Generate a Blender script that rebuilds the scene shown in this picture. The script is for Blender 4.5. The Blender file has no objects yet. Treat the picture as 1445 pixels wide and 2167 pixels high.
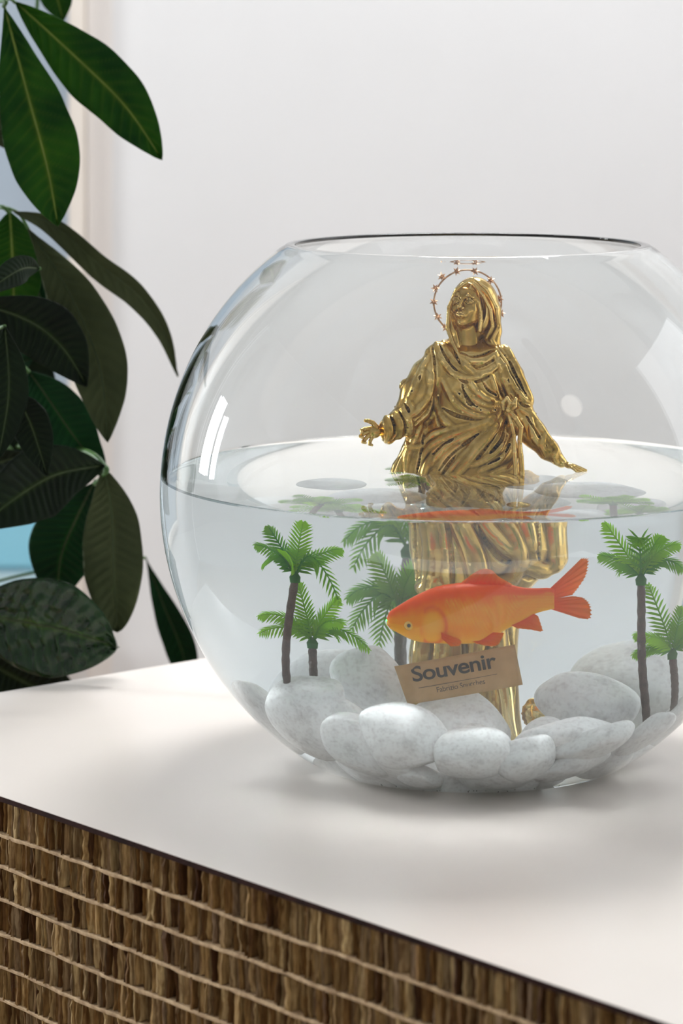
import bpy, bmesh, math, random
import numpy as np
from mathutils import Vector, Matrix, noise
random.seed(7)
PI = math.pi
sc = bpy.context.scene
COL = sc.collection

# ------------------------------------------------------------------ camera
F, PX, HY, DIST = 6100.0, 722.5, 110.0, 1.877        # focal length and horizon row of the 1445 x 2167 frame
CAM = Vector((-0.082, -DIST, 1.2096))
cd = bpy.data.cameras.new('camera'); cam = bpy.data.objects.new('camera', cd); COL.objects.link(cam)
cam.location = CAM; cam.rotation_euler = (PI/2, 0, 0)
cd.sensor_fit = 'VERTICAL'; cd.sensor_height = 36.0; cd.sensor_width = 24.0
cd.lens = F/2167*36.0
cd.shift_y = -(1083.5-HY)/2167.0
cd.clip_start = 0.05
cd.dof.use_dof = True; cd.dof.focus_distance = 1.83; cd.dof.aperture_fstop = 8.5
sc.camera = cam

# ------------------------------------------------------------------ world, light, exposure
w = bpy.data.worlds.new('world'); sc.world = w; w.use_nodes = True
w.node_tree.nodes['Background'].inputs[0].default_value = (0.95, 0.965, 1.0, 1)
w.node_tree.nodes['Background'].inputs[1].default_value = 2.1
def area(name, loc, target, sx, sy, power, col):
    l = bpy.data.lights.new(name, 'AREA'); l.shape = 'RECTANGLE'; l.size = sx; l.size_y = sy
    l.energy = power; l.color = col
    o = bpy.data.objects.new(name, l); COL.objects.link(o); o.location = loc
    o.rotation_euler = (Vector(target)-Vector(loc)).to_track_quat('-Z', 'Y').to_euler()
    return o
area('window_light', (-2.30, 1.00, 1.28), (0, 0, 0.9), 0.20, 0.72, 34, (0.93, 0.97, 1.0))
area('window_light', (-2.30, 0.72, 1.22), (0, 0, 0.9), 0.07, 0.60, 8, (0.93, 0.97, 1.0))
area('overhead_fill', (0.22, 1.06, 2.86), (0.22, 0.85, 0), 0.9, 0.60, 41, (0.985, 0.99, 1.0))  # added fill from above to brighten the brass, tabletop and pebbles
area('lamp_light', (1.75, -1.95, 2.72), (0.3, 0.8, 1.0), 0.42, 0.42, 0.9, (1.0, 0.93, 0.85)).data.shape = 'DISK'
vs = sc.view_settings
vs.view_transform = 'Standard'; vs.look = 'None'; vs.gamma = 1; vs.use_curve_mapping = False; vs.exposure = 0.10
cy = sc.cycles
cy.use_denoising = True
try: cy.denoiser = 'OPENIMAGEDENOISE'; cy.denoising_input_passes = 'RGB_ALBEDO_NORMAL'
except Exception: pass
cy.max_bounces = 26; cy.diffuse_bounces = 12; cy.glossy_bounces = 8; cy.transmission_bounces = 24
cy.volume_bounces = 6; cy.transparent_max_bounces = 12
cy.caustics_reflective = True; cy.caustics_refractive = True; cy.blur_glossy = 0.3
cy.sample_clamp_indirect = 20.0

# ------------------------------------------------------------------ helpers
def P(px, py, Y):
    """the point that stands Y metres in front of the camera plane and shows at that pixel (no water in between)"""
    return Vector((CAM.x+(px-PX)/F*Y, CAM.y+Y, CAM.z-(py-HY)/F*Y))

def tag(o, label=None, cat=None, group=None, kind=None):
    if label: o['label'] = label
    if cat: o['category'] = cat
    if group: o['group'] = group
    if kind: o['kind'] = kind
    return o

def empty(name, loc, label, cat, group=None):
    o = bpy.data.objects.new(name, None); COL.objects.link(o); o.location = loc
    o.empty_display_size = 0.02
    return tag(o, label, cat, group)

def link(name, me, mat=None, parent=None, smooth=True):
    """link a mesh given in world coordinates, optionally under a parent"""
    o = bpy.data.objects.new(name, me); COL.objects.link(o)
    if mat is not None and not me.materials: me.materials.append(mat)
    if smooth: me.shade_smooth()
    if parent is not None:
        o.parent = parent
        o.matrix_parent_inverse = mworld(parent).inverted()
    return o

def mworld(o):
    m = Matrix.LocRotScale(o.location, o.rotation_euler, o.scale)
    if o.parent is not None: m = mworld(o.parent) @ o.matrix_parent_inverse @ m
    return m

def mesh(name, verts, faces):
    me = bpy.data.meshes.new(name)
    me.from_pydata([tuple(v) for v in verts], [], faces); me.update()
    return me

def mesh_np(name, V, Q):
    me = bpy.data.meshes.new(name)
    V = np.asarray(V, np.float32); Q = np.asarray(Q, np.int32)
    me.vertices.add(len(V)); me.vertices.foreach_set('co', V.ravel())
    me.loops.add(Q.size); me.loops.foreach_set('vertex_index', Q.ravel())
    me.polygons.add(len(Q)); me.polygons.foreach_set('loop_start', np.arange(0, Q.size, Q.shape[1], dtype=np.int32))
    me.update(calc_edges=True); me.validate()
    return me

def bm_mesh(name, bm):
    me = bpy.data.meshes.new(name); bm.to_mesh(me); bm.free(); return me

def box_mesh(name, x0, x1, y0, y1, z0, z1, bevel=0.0):
    bm = bmesh.new(); bmesh.ops.create_cube(bm, size=1)
    for v in bm.verts:
        v.co = Vector(((x0+x1)/2+v.co.x*(x1-x0), (y0+y1)/2+v.co.y*(y1-y0), (z0+z1)/2+v.co.z*(z1-z0)))
    if bevel: bmesh.ops.bevel(bm, geom=bm.edges[:], offset=bevel, segments=2, affect='EDGES')
    return bm_mesh(name, bm)

def revolve(name, prof, n=192, center=(0, 0)):
    V, Fc = [], []
    rows = []
    for (r, z) in prof:
        if r < 1e-6: rows.append([len(V)]); V.append((center[0], center[1], z))
        else:
            rows.append(list(range(len(V), len(V)+n)))
            V += [(center[0]+r*math.cos(2*PI*k/n), center[1]+r*math.sin(2*PI*k/n), z) for k in range(n)]
    for a, b in zip(rows[:-1], rows[1:]):
        for k in range(n):
            k2 = (k+1) % n
            if len(a) == 1: Fc.append((a[0], b[k2], b[k]))
            elif len(b) == 1: Fc.append((a[k], a[k2], b[0]))
            else: Fc.append((a[k], a[k2], b[k2], b[k]))
    return mesh(name, V, Fc)

def fix_normals(me):
    bm = bmesh.new(); bm.from_mesh(me); bmesh.ops.recalc_face_normals(bm, faces=bm.faces[:]); bm.to_mesh(me); bm.free()
    return me

def tube_data(pts, rad, n=8, V=None, Fc=None, flat=1.0):
    """swept tube through points with a radius per point"""
    V = [] if V is None else V; Fc = [] if Fc is None else Fc
    pts = [Vector(p) for p in pts]; base = len(V)
    up = Vector((0.13, 0.9, 0.31)).normalized()
    for i, p in enumerate(pts):
        t = (pts[min(i+1, len(pts)-1)]-pts[max(i-1, 0)]).normalized()
        a = t.cross(up).normalized(); b = t.cross(a).normalized()
        r = rad[i] if hasattr(rad, '__len__') else rad
        for k in range(n):
            an = 2*PI*k/n
            V.append(p+a*r*math.cos(an)+b*r*flat*math.sin(an))
    m = len(pts)
    for i in range(m-1):
        for k in range(n):
            k2 = (k+1) % n
            Fc.append((base+i*n+k, base+i*n+k2, base+(i+1)*n+k2, base+(i+1)*n+k))
    Fc.append(tuple(base+k for k in range(n))[::-1]); Fc.append(tuple(base+(m-1)*n+k for k in range(n)))
    return V, Fc

def tube(name, pts, rad, n=8, flat=1.0):
    V, Fc = tube_data(pts, rad, n, flat=flat); return fix_normals(mesh(name, V, Fc))

def bez(pts, n):
    """points along a smooth curve through the control points (Catmull-Rom)"""
    pts = [Vector(p) for p in pts]
    if len(pts) == 2: return [pts[0].lerp(pts[1], i/(n-1)) for i in range(n)]
    q = [pts[0]*2-pts[1]]+pts+[pts[-1]*2-pts[-2]]
    out = []; S = len(pts)-1
    for i in range(n):
        s = i/(n-1)*S; k = min(int(s), S-1); t = s-k
        a, b, c, d = q[k], q[k+1], q[k+2], q[k+3]
        out.append(0.5*((2*b)+(c-a)*t+(2*a-5*b+4*c-d)*t*t+(3*b-a-3*c+d)*t*t*t))
    return out

# ------------------------------------------------------------------ materials
def nt(name):
    m = bpy.data.materials.new(name); m.use_nodes = True
    return m, m.node_tree.nodes, m.node_tree.links, m.node_tree.nodes['Principled BSDF']

def ramp(N, stops):
    r = N.new('ShaderNodeValToRGB'); e = r.color_ramp.elements
    while len(e) < len(stops): e.new(0.5)
    for i, (p, c) in enumerate(stops): e[i].position = p; e[i].color = (*c, 1)
    return r

def mat(name, c1, c2=None, scale=20, rough=0.5, metal=0, bump=0, bscale=None, spec=0.5, coat=0, detail=4, coord='Object', lo=0.35, hi=0.65):
    m, N, L, B = nt(name)
    B.inputs['Roughness'].default_value = rough; B.inputs['Metallic'].default_value = metal
    B.inputs['Specular IOR Level'].default_value = spec; B.inputs['Coat Weight'].default_value = coat
    tc = N.new('ShaderNodeTexCoord')
    nz = N.new('ShaderNodeTexNoise'); nz.inputs['Scale'].default_value = scale; nz.inputs['Detail'].default_value = detail
    L.new(tc.outputs[coord], nz.inputs['Vector'])
    rp = ramp(N, [(lo, c1), (hi, c2 or c1)]); L.new(nz.outputs['Fac'], rp.inputs['Fac'])
    L.new(rp.outputs['Color'], B.inputs['Base Color'])
    if bump:
        n2 = N.new('ShaderNodeTexNoise'); n2.inputs['Scale'].default_value = bscale or scale*3; n2.inputs['Detail'].default_value = 5
        L.new(tc.outputs[coord], n2.inputs['Vector'])
        bp = N.new('ShaderNodeBump'); bp.inputs['Strength'].default_value = bump; bp.inputs['Distance'].default_value = 0.001
        L.new(n2.outputs['Fac'], bp.inputs['Height']); L.new(bp.outputs['Normal'], B.inputs['Normal'])
    return m

M = {}
M['wall'] = mat('white_wall_paint', (0.79, 0.795, 0.80), (0.82, 0.825, 0.83), 3, 0.75, bump=0.05, bscale=200)
M['frame'] = mat('cream_frame_paint', (0.80, 0.74, 0.67), (0.83, 0.77, 0.70), 6, 0.5)
M['floor'] = mat('brown_floor', (0.30, 0.22, 0.16), (0.38, 0.28, 0.21), 2, 0.6)
M['laminate'] = mat('white_laminate', (0.82, 0.755, 0.695), (0.85, 0.785, 0.725), 5, 0.30, bump=0.03, bscale=60, spec=0.45)
M['far'] = mat('taupe_wall_paint', (0.54, 0.55, 0.56), (0.58, 0.59, 0.60), 3, 0.8)
M['edge'] = mat('dark_laminate_edge', (0.016, 0.006, 0.005), (0.035, 0.013, 0.010), 60, 0.8, spec=0.1)
M['liner'] = mat('tan_liner_paper', (0.42, 0.28, 0.155), (0.66, 0.48, 0.28), 160, 0.85, bump=0.5, bscale=500)
M['board'] = mat('brown_board', (0.22, 0.14, 0.08), (0.3, 0.2, 0.12), 40, 0.85)
M['hollow'] = mat('shaded_cell_hollow', (0.045, 0.028, 0.014), (0.08, 0.05, 0.025), 80, 0.95)  # near-black colour stands in for the shade deep inside the open cells

def paper_material():
    m, N, L, B = nt('kraft_paper_cell')
    B.inputs['Roughness'].default_value = 0.8; B.inputs['Specular IOR Level'].default_value = 0.25
    geo = N.new('ShaderNodeNewGeometry'); oi = N.new('ShaderNodeObjectInfo')
    ad = N.new('ShaderNodeMath'); ad.operation = 'ADD'; L.new(geo.outputs['Random Per Island'], ad.inputs[0]); L.new(oi.outputs['Random'], ad.inputs[1])
    fr = N.new('ShaderNodeMath'); fr.operation = 'FRACT'; L.new(ad.outputs[0], fr.inputs[0])
    rp = ramp(N, [(0.0, (0.08, 0.030, 0.006)), (0.2, (0.30, 0.165, 0.050)), (0.45, (0.55, 0.37, 0.15)), (0.65, (0.30, 0.205, 0.12)), (0.8, (0.74, 0.55, 0.26)), (1.0, (0.14, 0.065, 0.014))])
    L.new(fr.outputs[0], rp.inputs['Fac'])
    tc = N.new('ShaderNodeTexCoord'); nz = N.new('ShaderNodeTexNoise'); nz.inputs['Scale'].default_value = 1; nz.inputs['Detail'].default_value = 5
    mp = N.new('ShaderNodeMapping'); mp.inputs['Scale'].default_value = (620, 620, 90); L.new(tc.outputs['Object'], mp.inputs['Vector']); L.new(mp.outputs['Vector'], nz.inputs['Vector'])
    mx = N.new('ShaderNodeMix'); mx.data_type = 'RGBA'; mx.blend_type = 'MULTIPLY'; mx.inputs['Factor'].default_value = 0.8
    r2 = ramp(N, [(0.36, (0.32, 0.24, 0.17)), (0.7, (1.0, 1.0, 1.0))]); L.new(nz.outputs['Fac'], r2.inputs['Fac'])
    L.new(rp.outputs['Color'], mx.inputs['A']); L.new(r2.outputs['Color'], mx.inputs['B']); L.new(mx.outputs['Result'], B.inputs['Base Color'])
    bp = N.new('ShaderNodeBump'); bp.inputs['Strength'].default_value = 0.6; bp.inputs['Distance'].default_value = 0.0008
    L.new(nz.outputs['Fac'], bp.inputs['Height']); L.new(bp.outputs['Normal'], B.inputs['Normal'])
    return m
M['paper'] = paper_material()

def glass_material():
    m, N, L, B = nt('clear_glass'); N.remove(B)
    g = N.new('ShaderNodeBsdfGlass'); g.inputs['IOR'].default_value = 1.5; g.inputs['Roughness'].default_value = 0
    g.inputs['Color'].default_value = (1, 1, 1, 1)
    at = N.new('ShaderNodeAttribute'); at.attribute_name = 'wet'       # 1 where water touches the glass: the interface bends light by 1.5/1.333
    th = N.new('ShaderNodeMath'); th.operation = 'GREATER_THAN'; th.inputs[1].default_value = 0.5; L.new(at.outputs['Fac'], th.inputs[0])
    io = N.new('ShaderNodeMath'); io.operation = 'MULTIPLY_ADD'; io.inputs[1].default_value = 1.5/1.333-1.5; io.inputs[2].default_value = 1.5
    L.new(th.outputs[0], io.inputs[0]); L.new(io.outputs[0], g.inputs['IOR'])
    v = N.new('ShaderNodeVolumeAbsorption'); v.inputs['Color'].default_value = (0.30, 0.60, 0.50, 1); v.inputs['Density'].default_value = 9
    o = N['Material Output']; L.new(g.outputs[0], o.inputs['Surface']); L.new(v.outputs[0], o.inputs['Volume'])
    return m
M['glass'] = glass_material()
M['glass'].volume_intersection_method = 'FAST' if hasattr(M['glass'], 'volume_intersection_method') else None

def water_material():
    m, N, L, B = nt('cloudy_water'); N.remove(B)
    g = N.new('ShaderNodeBsdfGlass'); g.inputs['IOR'].default_value = 1.333; g.inputs['Roughness'].default_value = 0
    s = N.new('ShaderNodeVolumeScatter'); s.inputs['Color'].default_value = (0.93, 0.985, 1.0, 1); s.inputs['Density'].default_value = WATER_DENSITY
    s.inputs['Anisotropy'].default_value = 0.4
    ab = N.new('ShaderNodeVolumeAbsorption'); ab.inputs['Color'].default_value = (0.35, 0.80, 1.0, 1); ab.inputs['Density'].default_value = 0.55
    av = N.new('ShaderNodeAddShader'); L.new(s.outputs[0], av.inputs[0]); L.new(ab.outputs[0], av.inputs[1])
    o = N['Material Output']; at = N.new('ShaderNodeAttribute'); at.attribute_name = 'wet'; tp = N.new('ShaderNodeBsdfTransparent')
    th = N.new('ShaderNodeMath'); th.operation = 'GREATER_THAN'; th.inputs[1].default_value = 0.5; L.new(at.outputs['Fac'], th.inputs[0])
    ms = N.new('ShaderNodeMixShader'); L.new(th.outputs[0], ms.inputs[0]); L.new(g.outputs[0], ms.inputs[1]); L.new(tp.outputs[0], ms.inputs[2])
    L.new(ms.outputs[0], o.inputs['Surface']); L.new(av.outputs[0], o.inputs['Volume'])
    return m
WATER_DENSITY = 0.95
M['water'] = water_material()

# ------------------------------------------------------------------ the room
wall_y = CAM.y+3.38                                   # front face of the back wall
xs = P(183, 0, 3.38).x
me = box_mesh('wall_back', xs, 2.6, wall_y, wall_y+0.1, 0, 2.9); tag(link('wall_back', me, M['wall'], None, False), kind='structure')
win_x0, win_x1 = xs-1.2, P(147, 0, 3.38).x
me = box_mesh('wall_left', xs-2.2, win_x0-0.05, wall_y, wall_y+0.1, 0, 2.9); tag(link('wall_left', me, M['wall'], None, False), kind='structure')
me = box_mesh('wall_below', win_x0-0.05, xs, wall_y, wall_y+0.1, 0, 0.50); tag(link('wall_back_lower', me, M['wall'], None, False), kind='structure')
me = box_mesh('floor', -2.6, 2.6, -2.6, wall_y+0.1, -0.05, 0); tag(link('floor', me, M['floor'], None, False), kind='structure')
me = box_mesh('wall_front', -2.6, 2.6, -3.4, -3.3, 0, 2.9); tag(link('wall_front', me, M['far'], None, False), kind='structure')
me = box_mesh('wall_right', 2.6, 2.7, -3.4, -0.4, 0, 2.9); tag(link('wall_right', me, M['far'], None, False), kind='structure')
me = box_mesh('wall_side', -2.7, -2.6, -3.4, 1.50, 0, 2.9); tag(link('wall_far_left', me, M['far'], None, False), kind='structure')
me = box_mesh('ceiling', -2.6, 2.6, -3.4, wall_y+0.1, 2.9, 3.0); tag(link('ceiling', me, M['far'], None, False), kind='structure')
# window: frame, glass, casing
win = bpy.data.objects.new('window_1', None); COL.objects.link(win); win.location = ((win_x0+win_x1)/2, wall_y, 0.55)
tag(win, 'tall window with cream frame behind the plant', kind='structure')
link('window_frame', box_mesh('f', win_x1, xs-0.0012, wall_y-0.012, wall_y+0.08, 0.50, 2.9, 0.002), M['frame'], win, False)
link('window_frame', box_mesh('f', win_x0-0.05, win_x0, wall_y-0.012, wall_y+0.08, 0.50, 2.9, 0.002), M['frame'], win, False)
link('window_sill', box_mesh('f', win_x0, win_x1, wall_y-0.03, wall_y+0.08, 0.50, 0.53, 0.002), M['frame'], win, False)
gm, N_, L_, B_ = nt('sky_dimming_glass'); B_.inputs['Base Color'].default_value = (0.6, 0.7, 0.78, 1); B_.inputs['Roughness'].default_value = 0.3  # translucent tint added to tone down the bright sky behind the pane
tr_ = N_.new('ShaderNodeBsdfTranslucent'); tr_.inputs['Color'].default_value = (0.44, 0.47, 0.50, 1); mm_ = N_.new('ShaderNodeMixShader'); mm_.inputs[0].default_value = 0.7
L_.new(B_.outputs[0], mm_.inputs[1]); L_.new(tr_.outputs[0], mm_.inputs[2]); L_.new(mm_.outputs[0], N_['Material Output'].inputs['Surface'])
link('pane', box_mesh('p', win_x0, win_x1, wall_y+0.03, wall_y+0.035, 0.53, 2.9), gm, win, False)
M['cream_strip'] = mat('cream_strip_tone', (0.81, 0.775, 0.745), (0.83, 0.795, 0.765), 6, 0.6)
o = link('wall_strip_1', box_mesh('t', xs+0.0012, P(236, 0, 3.37).x, wall_y-0.0015, wall_y, 0, 2.9, 0.0005), M['cream_strip'], None, False); tag(o, kind='structure')  # flat cream strip on the wall, right of the window frame

# ------------------------------------------------------------------ table
TOP = 0.75
corner = Vector((-0.4534, 0.0876, 0))
dA = Vector((0.6587, -0.7524, 0)).normalized()         # front edge
dB = Vector((0.771, 0.636, 0)).normalized()            # back edge
LA, LB = 1.15, 1.10
def slab(name, z0, z1, inset=0.0):
    c = corner+dA*inset+dB*inset
    q = [c, c+dA*(LA-2*inset), c+dA*(LA-2*inset)+dB*(LB-2*inset), c+dB*(LB-2*inset)]
    bm = bmesh.new(); lo = [bm.verts.new((p.x, p.y, z0)) for p in q]; hi = [bm.verts.new((p.x, p.y, z1)) for p in q]
    bm.faces.new(hi); bm.faces.new(lo[::-1])
    for i in range(4): bm.faces.new((lo[i], lo[(i+1) % 4], hi[(i+1) % 4], hi[i]))
    bmesh.ops.recalc_face_normals(bm, faces=bm.faces[:])
    return bm_mesh(name, bm)
table = empty('honeycomb_table', (corner.x+0.5, corner.y, 0), 'white topped table of layered honeycomb cardboard carrying the fishbowl', 'table')
link('tabletop', slab('top', TOP-0.0004, TOP), M['laminate'], table, False)
link('edge_band', slab('edge', TOP-0.0036, TOP-0.0004), M['edge'], table, False)
ROW, NROW = 0.0205, 8
CZ = TOP-0.0036-0.0002
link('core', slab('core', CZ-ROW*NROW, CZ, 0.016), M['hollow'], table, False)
link('plinth', slab('plinth', 0.0, CZ-ROW*NROW-0.002, 0.002), M['board'], table, False)
nin = dB                                               # inwards from the front face
def fpt(s, d, z): return corner+dA*s+nin*d+Vector((0, 0, z))
rng = random.Random(3)
for r in range(1, NROW+1):                             # liner sheets, wavy raw edge
    z = CZ-ROW*r; V, Fc = [], []; n = 150
    for i in range(n+1):
        s = LA*i/n; o_ = 0.0002+0.0012*rng.random(); dz = 0.0014*noise.noise(Vector((s*22, r*3.1, 0)))
        th = 0.0009+0.0004*rng.random()
        for (d, zz) in ((0.03, -th), (o_, -th), (o_-0.0003, th*0.2), (o_, th), (0.03, th)): V.append(fpt(s, d, z+dz+zz))
    for i in range(n):
        for k in range(4): a = i*5+k; Fc.append((a, a+1, a+6, a+5))
    link('liner_sheet', fix_normals(mesh('liner', V, Fc)), M['liner'], table, False)

def cell_data(s, wd, z0, z1, rg, V, Fc):
    """one raggedly cut paper wall of the honeycomb: a bent flap across the cut and its wall running inwards"""
    d0 = 0.0006+0.0050*rg.random()**1.5; d1 = 0.0004+0.0075*rg.random()**1.3
    if rg.random() < 0.22: d0 += 0.006; d1 += 0.004
    mid = 0.25+0.5*rg.random()
    prof = [(0.0, d0+0.013), (wd*0.05, d0), (wd*mid, (d0+d1)/2-0.0014*rg.random()), (wd*0.90, d1), (wd*0.97, d1+0.006)]
    rows = 5; b = len(V); lean = (rg.random()-0.5)*0.0016
    ph = rg.random()*6
    for j in range(rows):
        t = j/(rows-1); z = z0+(z1-z0)*t; jx = (rg.random()-0.5)*min(wd*0.34, 0.0009)+0.0003*math.sin(t*5+ph); jd = (rg.random()-0.5)*0.0018
        if j == 0 and rg.random() < 0.25: z += 0.002*rg.random()
        for k, (a, d) in enumerate(prof):
            V.append(fpt(s+a+jx*(1 if k else 0.5)+lean*t, max(0.0002, d+(jd*(0.4+0.3*k) if k else 0)*(1 if k < 4 else 0.3)), z))
    for j in range(rows-1):
        for k in range(4): a = b+j*5+k; Fc.append((a, a+1, a+6, a+5))
cells = []
rg = random.Random(11)
for r in range(NROW):
    s = 0.0
    while s < LA-0.01:
        wd = rg.choice([0.0009, 0.0011, 0.0013, 0.0016, 0.0019, 0.0024, 0.0036])*(0.8+0.5*rg.random())
        cells.append((r, s, wd)); s += wd*(0.92+0.22*rg.random())
def vis(c):
    r, s, wd = c; p = fpt(s, 0, CZ-ROW*(r+0.5)); Y = p.y-CAM.y
    u = PX+F*(p.x-CAM.x)/Y; v = HY+F*(CAM.z-p.z)/Y
    return (-10 < u < 1455 and v < 2180), wd*F/Y
shown = sorted([c for c in cells if vis(c)[0]], key=lambda c: -vis(c)[1])
big = set(shown[:300]); SV, SF = [], []
for c in cells:
    r, s, wd = c; z1 = CZ-ROW*r-(0.0009 if r else 0.0); z0 = CZ-ROW*(r+1)+0.0009
    if c in big:
        V, Fc = [], []; cell_data(s, wd, z0, z1, rg, V, Fc)
        link('paper_cell', mesh('cell', V, Fc), M['paper'], table, False)
    else: cell_data(s, wd, z0, z1, rg, SV, SF)
o = link('paper_cells', mesh('cells', SV, SF), M['paper'], table, False); o['kind'] = 'stuff'

# ------------------------------------------------------------------ fishbowl and water
SC = Vector((0, 0, 0.9238)); R0, R1 = 0.200, 0.196; WZ = SC.z+0.0105; RIMZ = SC.z+0.1608
def sph(r, z): return math.sqrt(max(0, r*r-(z-SC.z)**2))
outer = [(0, TOP+0.0012), (0.080, TOP+0.0012), (0.084, TOP+0.0003), (0.0905, TOP+0.0005), (0.0955, TOP+0.0022)]
z = TOP+0.0045
zs = []
a0 = math.asin((TOP+0.0045-SC.z)/R0); a1 = math.asin((RIMZ-SC.z)/R0)
for i in range(97):
    a = a0+(a1-a0)*i/96; outer.append((R0*math.cos(a), SC.z+R0*math.sin(a)))
b0 = math.asin((TOP+0.0095-SC.z)/R1); b1 = math.asin((RIMZ-SC.z)/R1)
inner = []
for i in range(97):
    a = b1+(b0-b1)*i/96; inner.append((R1*math.cos(a), SC.z+R1*math.sin(a)))
ri = inner[-1][0]
prof = outer[:-1]+[(outer[-1][0], RIMZ-0.0006), (outer[-1][0]-0.0008, RIMZ), (inner[0][0]+0.0008, RIMZ), (inner[0][0], RIMZ-0.0006)]+inner[1:]+[(ri-0.006, TOP+0.0065), (ri-0.014, TOP+0.0060), (0, TOP+0.0060)]
bowl = link('fishbowl', fix_normals(revolve('fishbowl', prof, 256)), M['glass'])
def set_wet(me, f):
    a = me.attributes.new('wet', 'FLOAT', 'POINT'); a.data.foreach_set('value', [1.0 if f(v.co) else 0.0 for v in me.vertices])
def inside_wet(c):
    r_ = math.hypot(c.x, c.y)
    return c.z < WZ+0.0015 and c.z > TOP+0.0055 and (c-SC).length < R1+0.0008
set_wet(bowl.data, inside_wet)
tag(bowl, 'large round clear glass fishbowl with wide open rim standing on the white table', 'fishbowl')
E_ = 0.0003; RW = R1+E_
wp = [(0, TOP+0.0060-E_), (ri-0.014, TOP+0.0060-E_), (ri-0.006+E_, TOP+0.0065-E_)]
c1 = math.asin((WZ+0.0022-SC.z)/RW)
for i in range(81):
    a = b0+(c1-b0)*i/80; wp.append((RW*math.cos(a), SC.z+RW*math.sin(a)))
rr = wp[-1][0]
for d, h in ((0.0008, 0.0016), (0.0016, 0.0010), (0.003, 0.0005), (0.005, 0.0002), (0.008, 0.00005), (0.02, 0)): wp.append((rr-d, WZ+h))
for q in (0.12, 0.06, 0): wp.append((q, WZ))
water = link('water', fix_normals(revolve('water', wp, 256)), M['water'])
set_wet(water.data, lambda c: (c-SC).length > RW-0.0002 or c.z < TOP+0.02)
tag(water, 'slightly cloudy water filling the glass fishbowl to just above half', 'water', kind='stuff')

# ------------------------------------------------------------------ goldfish
def vcol_material(name, rough, spec=0.5, metal=0.0, bump=None, trans=0.0, coat=0.0, fres=False):
    m, N, L, B = nt(name)
    B.inputs['Roughness'].default_value = rough; B.inputs['Specular IOR Level'].default_value = spec; B.inputs['Metallic'].default_value = metal
    B.inputs['Coat Weight'].default_value = coat
    at = N.new('ShaderNodeAttribute'); at.attribute_name = 'tint'
    L.new(at.outputs['Color'], B.inputs['Base Color'])
    tc = N.new('ShaderNodeTexCoord')
    if bump:
        nz = N.new('ShaderNodeTexNoise'); nz.inputs['Scale'].default_value = bump[0]
        L.new(tc.outputs['Object'], nz.inputs['Vector'])
        bp = N.new('ShaderNodeBump'); bp.inputs['Strength'].default_value = bump[1]; bp.inputs['Distance'].default_value = 0.0006
        L.new(nz.outputs['Fac'], bp.inputs['Height']); L.new(bp.outputs['Normal'], B.inputs['Normal'])
    if trans:
        t = N.new('ShaderNodeBsdfTranslucent'); L.new(at.outputs['Color'], t.inputs['Color'])
        mx = N.new('ShaderNodeMixShader'); mx.inputs[0].default_value = trans
        L.new(B.outputs[0], mx.inputs[1]); L.new(t.outputs[0], mx.inputs[2]); L.new(mx.outputs[0], N['Material Output'].inputs['Surface'])
    return m

def set_tint(me, cols):
    at = me.color_attributes.new('tint', 'FLOAT_COLOR', 'POINT')
    a = np.ones((len(me.vertices), 4), np.float32); a[:, :3] = np.asarray(cols, np.float32)
    at.data.foreach_set('color', a.ravel())

M['fish'] = vcol_material('goldfish_skin', 0.42, 0.25, bump=(500, 0.15))
M['fin'] = vcol_material('goldfish_fin', 0.45, 0.3, trans=0.5)
YF = -0.1
up = [(-0.0479, .8697), (-0.0471, .8722), (-0.0455, .8747), (-0.0391, .8789), (-0.0308, .8836), (-0.0208, .8878), (-0.0099, .8897), (-0.0026, .8899), (0.0064, .8897), (0.0155, .8896), (0.0245, .8875), (0.0318, .887), (0.0382, .8872), (0.0420, .8868)]
lw = [(-0.0479, .8697), (-0.0473, .8670), (-0.0460, .8650), (-0.0419, .8628), (-0.0336, .8588), (-0.0254, .8575), (-0.0117, .8572), (-0.0008, .8575), (0.0083, .8596), (0.0155, .8645), (0.0246, .8689), (0.0318, .8733), (0.0382, .8752), (0.0420, .8760)]
def interp(tab, x): return float(np.interp(x, [t[0] for t in tab], [t[1] for t in tab]))
def smooth_tab(tab, n=90):
    q = bez([(a, 0, b) for a, b in tab], n); return [(p.x, p.z) for p in q]
up_s, lw_s = smooth_tab(up), smooth_tab(lw)
fish = empty('goldfish', (0.0, YF, 0.872), 'orange goldfish swimming to the left in front of the submerged statue', 'fish')
V, Fc, Cc = [], [], []
nx, na = 110, 48
xs_ = [-0.0479+(0.0420+0.0479)*(0.5-0.5*math.cos(PI*min(1, (i/(nx-1))**1.0))) if i < 0 else 0 for i in range(nx)]
xs_ = [-0.0479+0.0899*((i/(nx-1))**1.35) for i in range(nx)]
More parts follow.
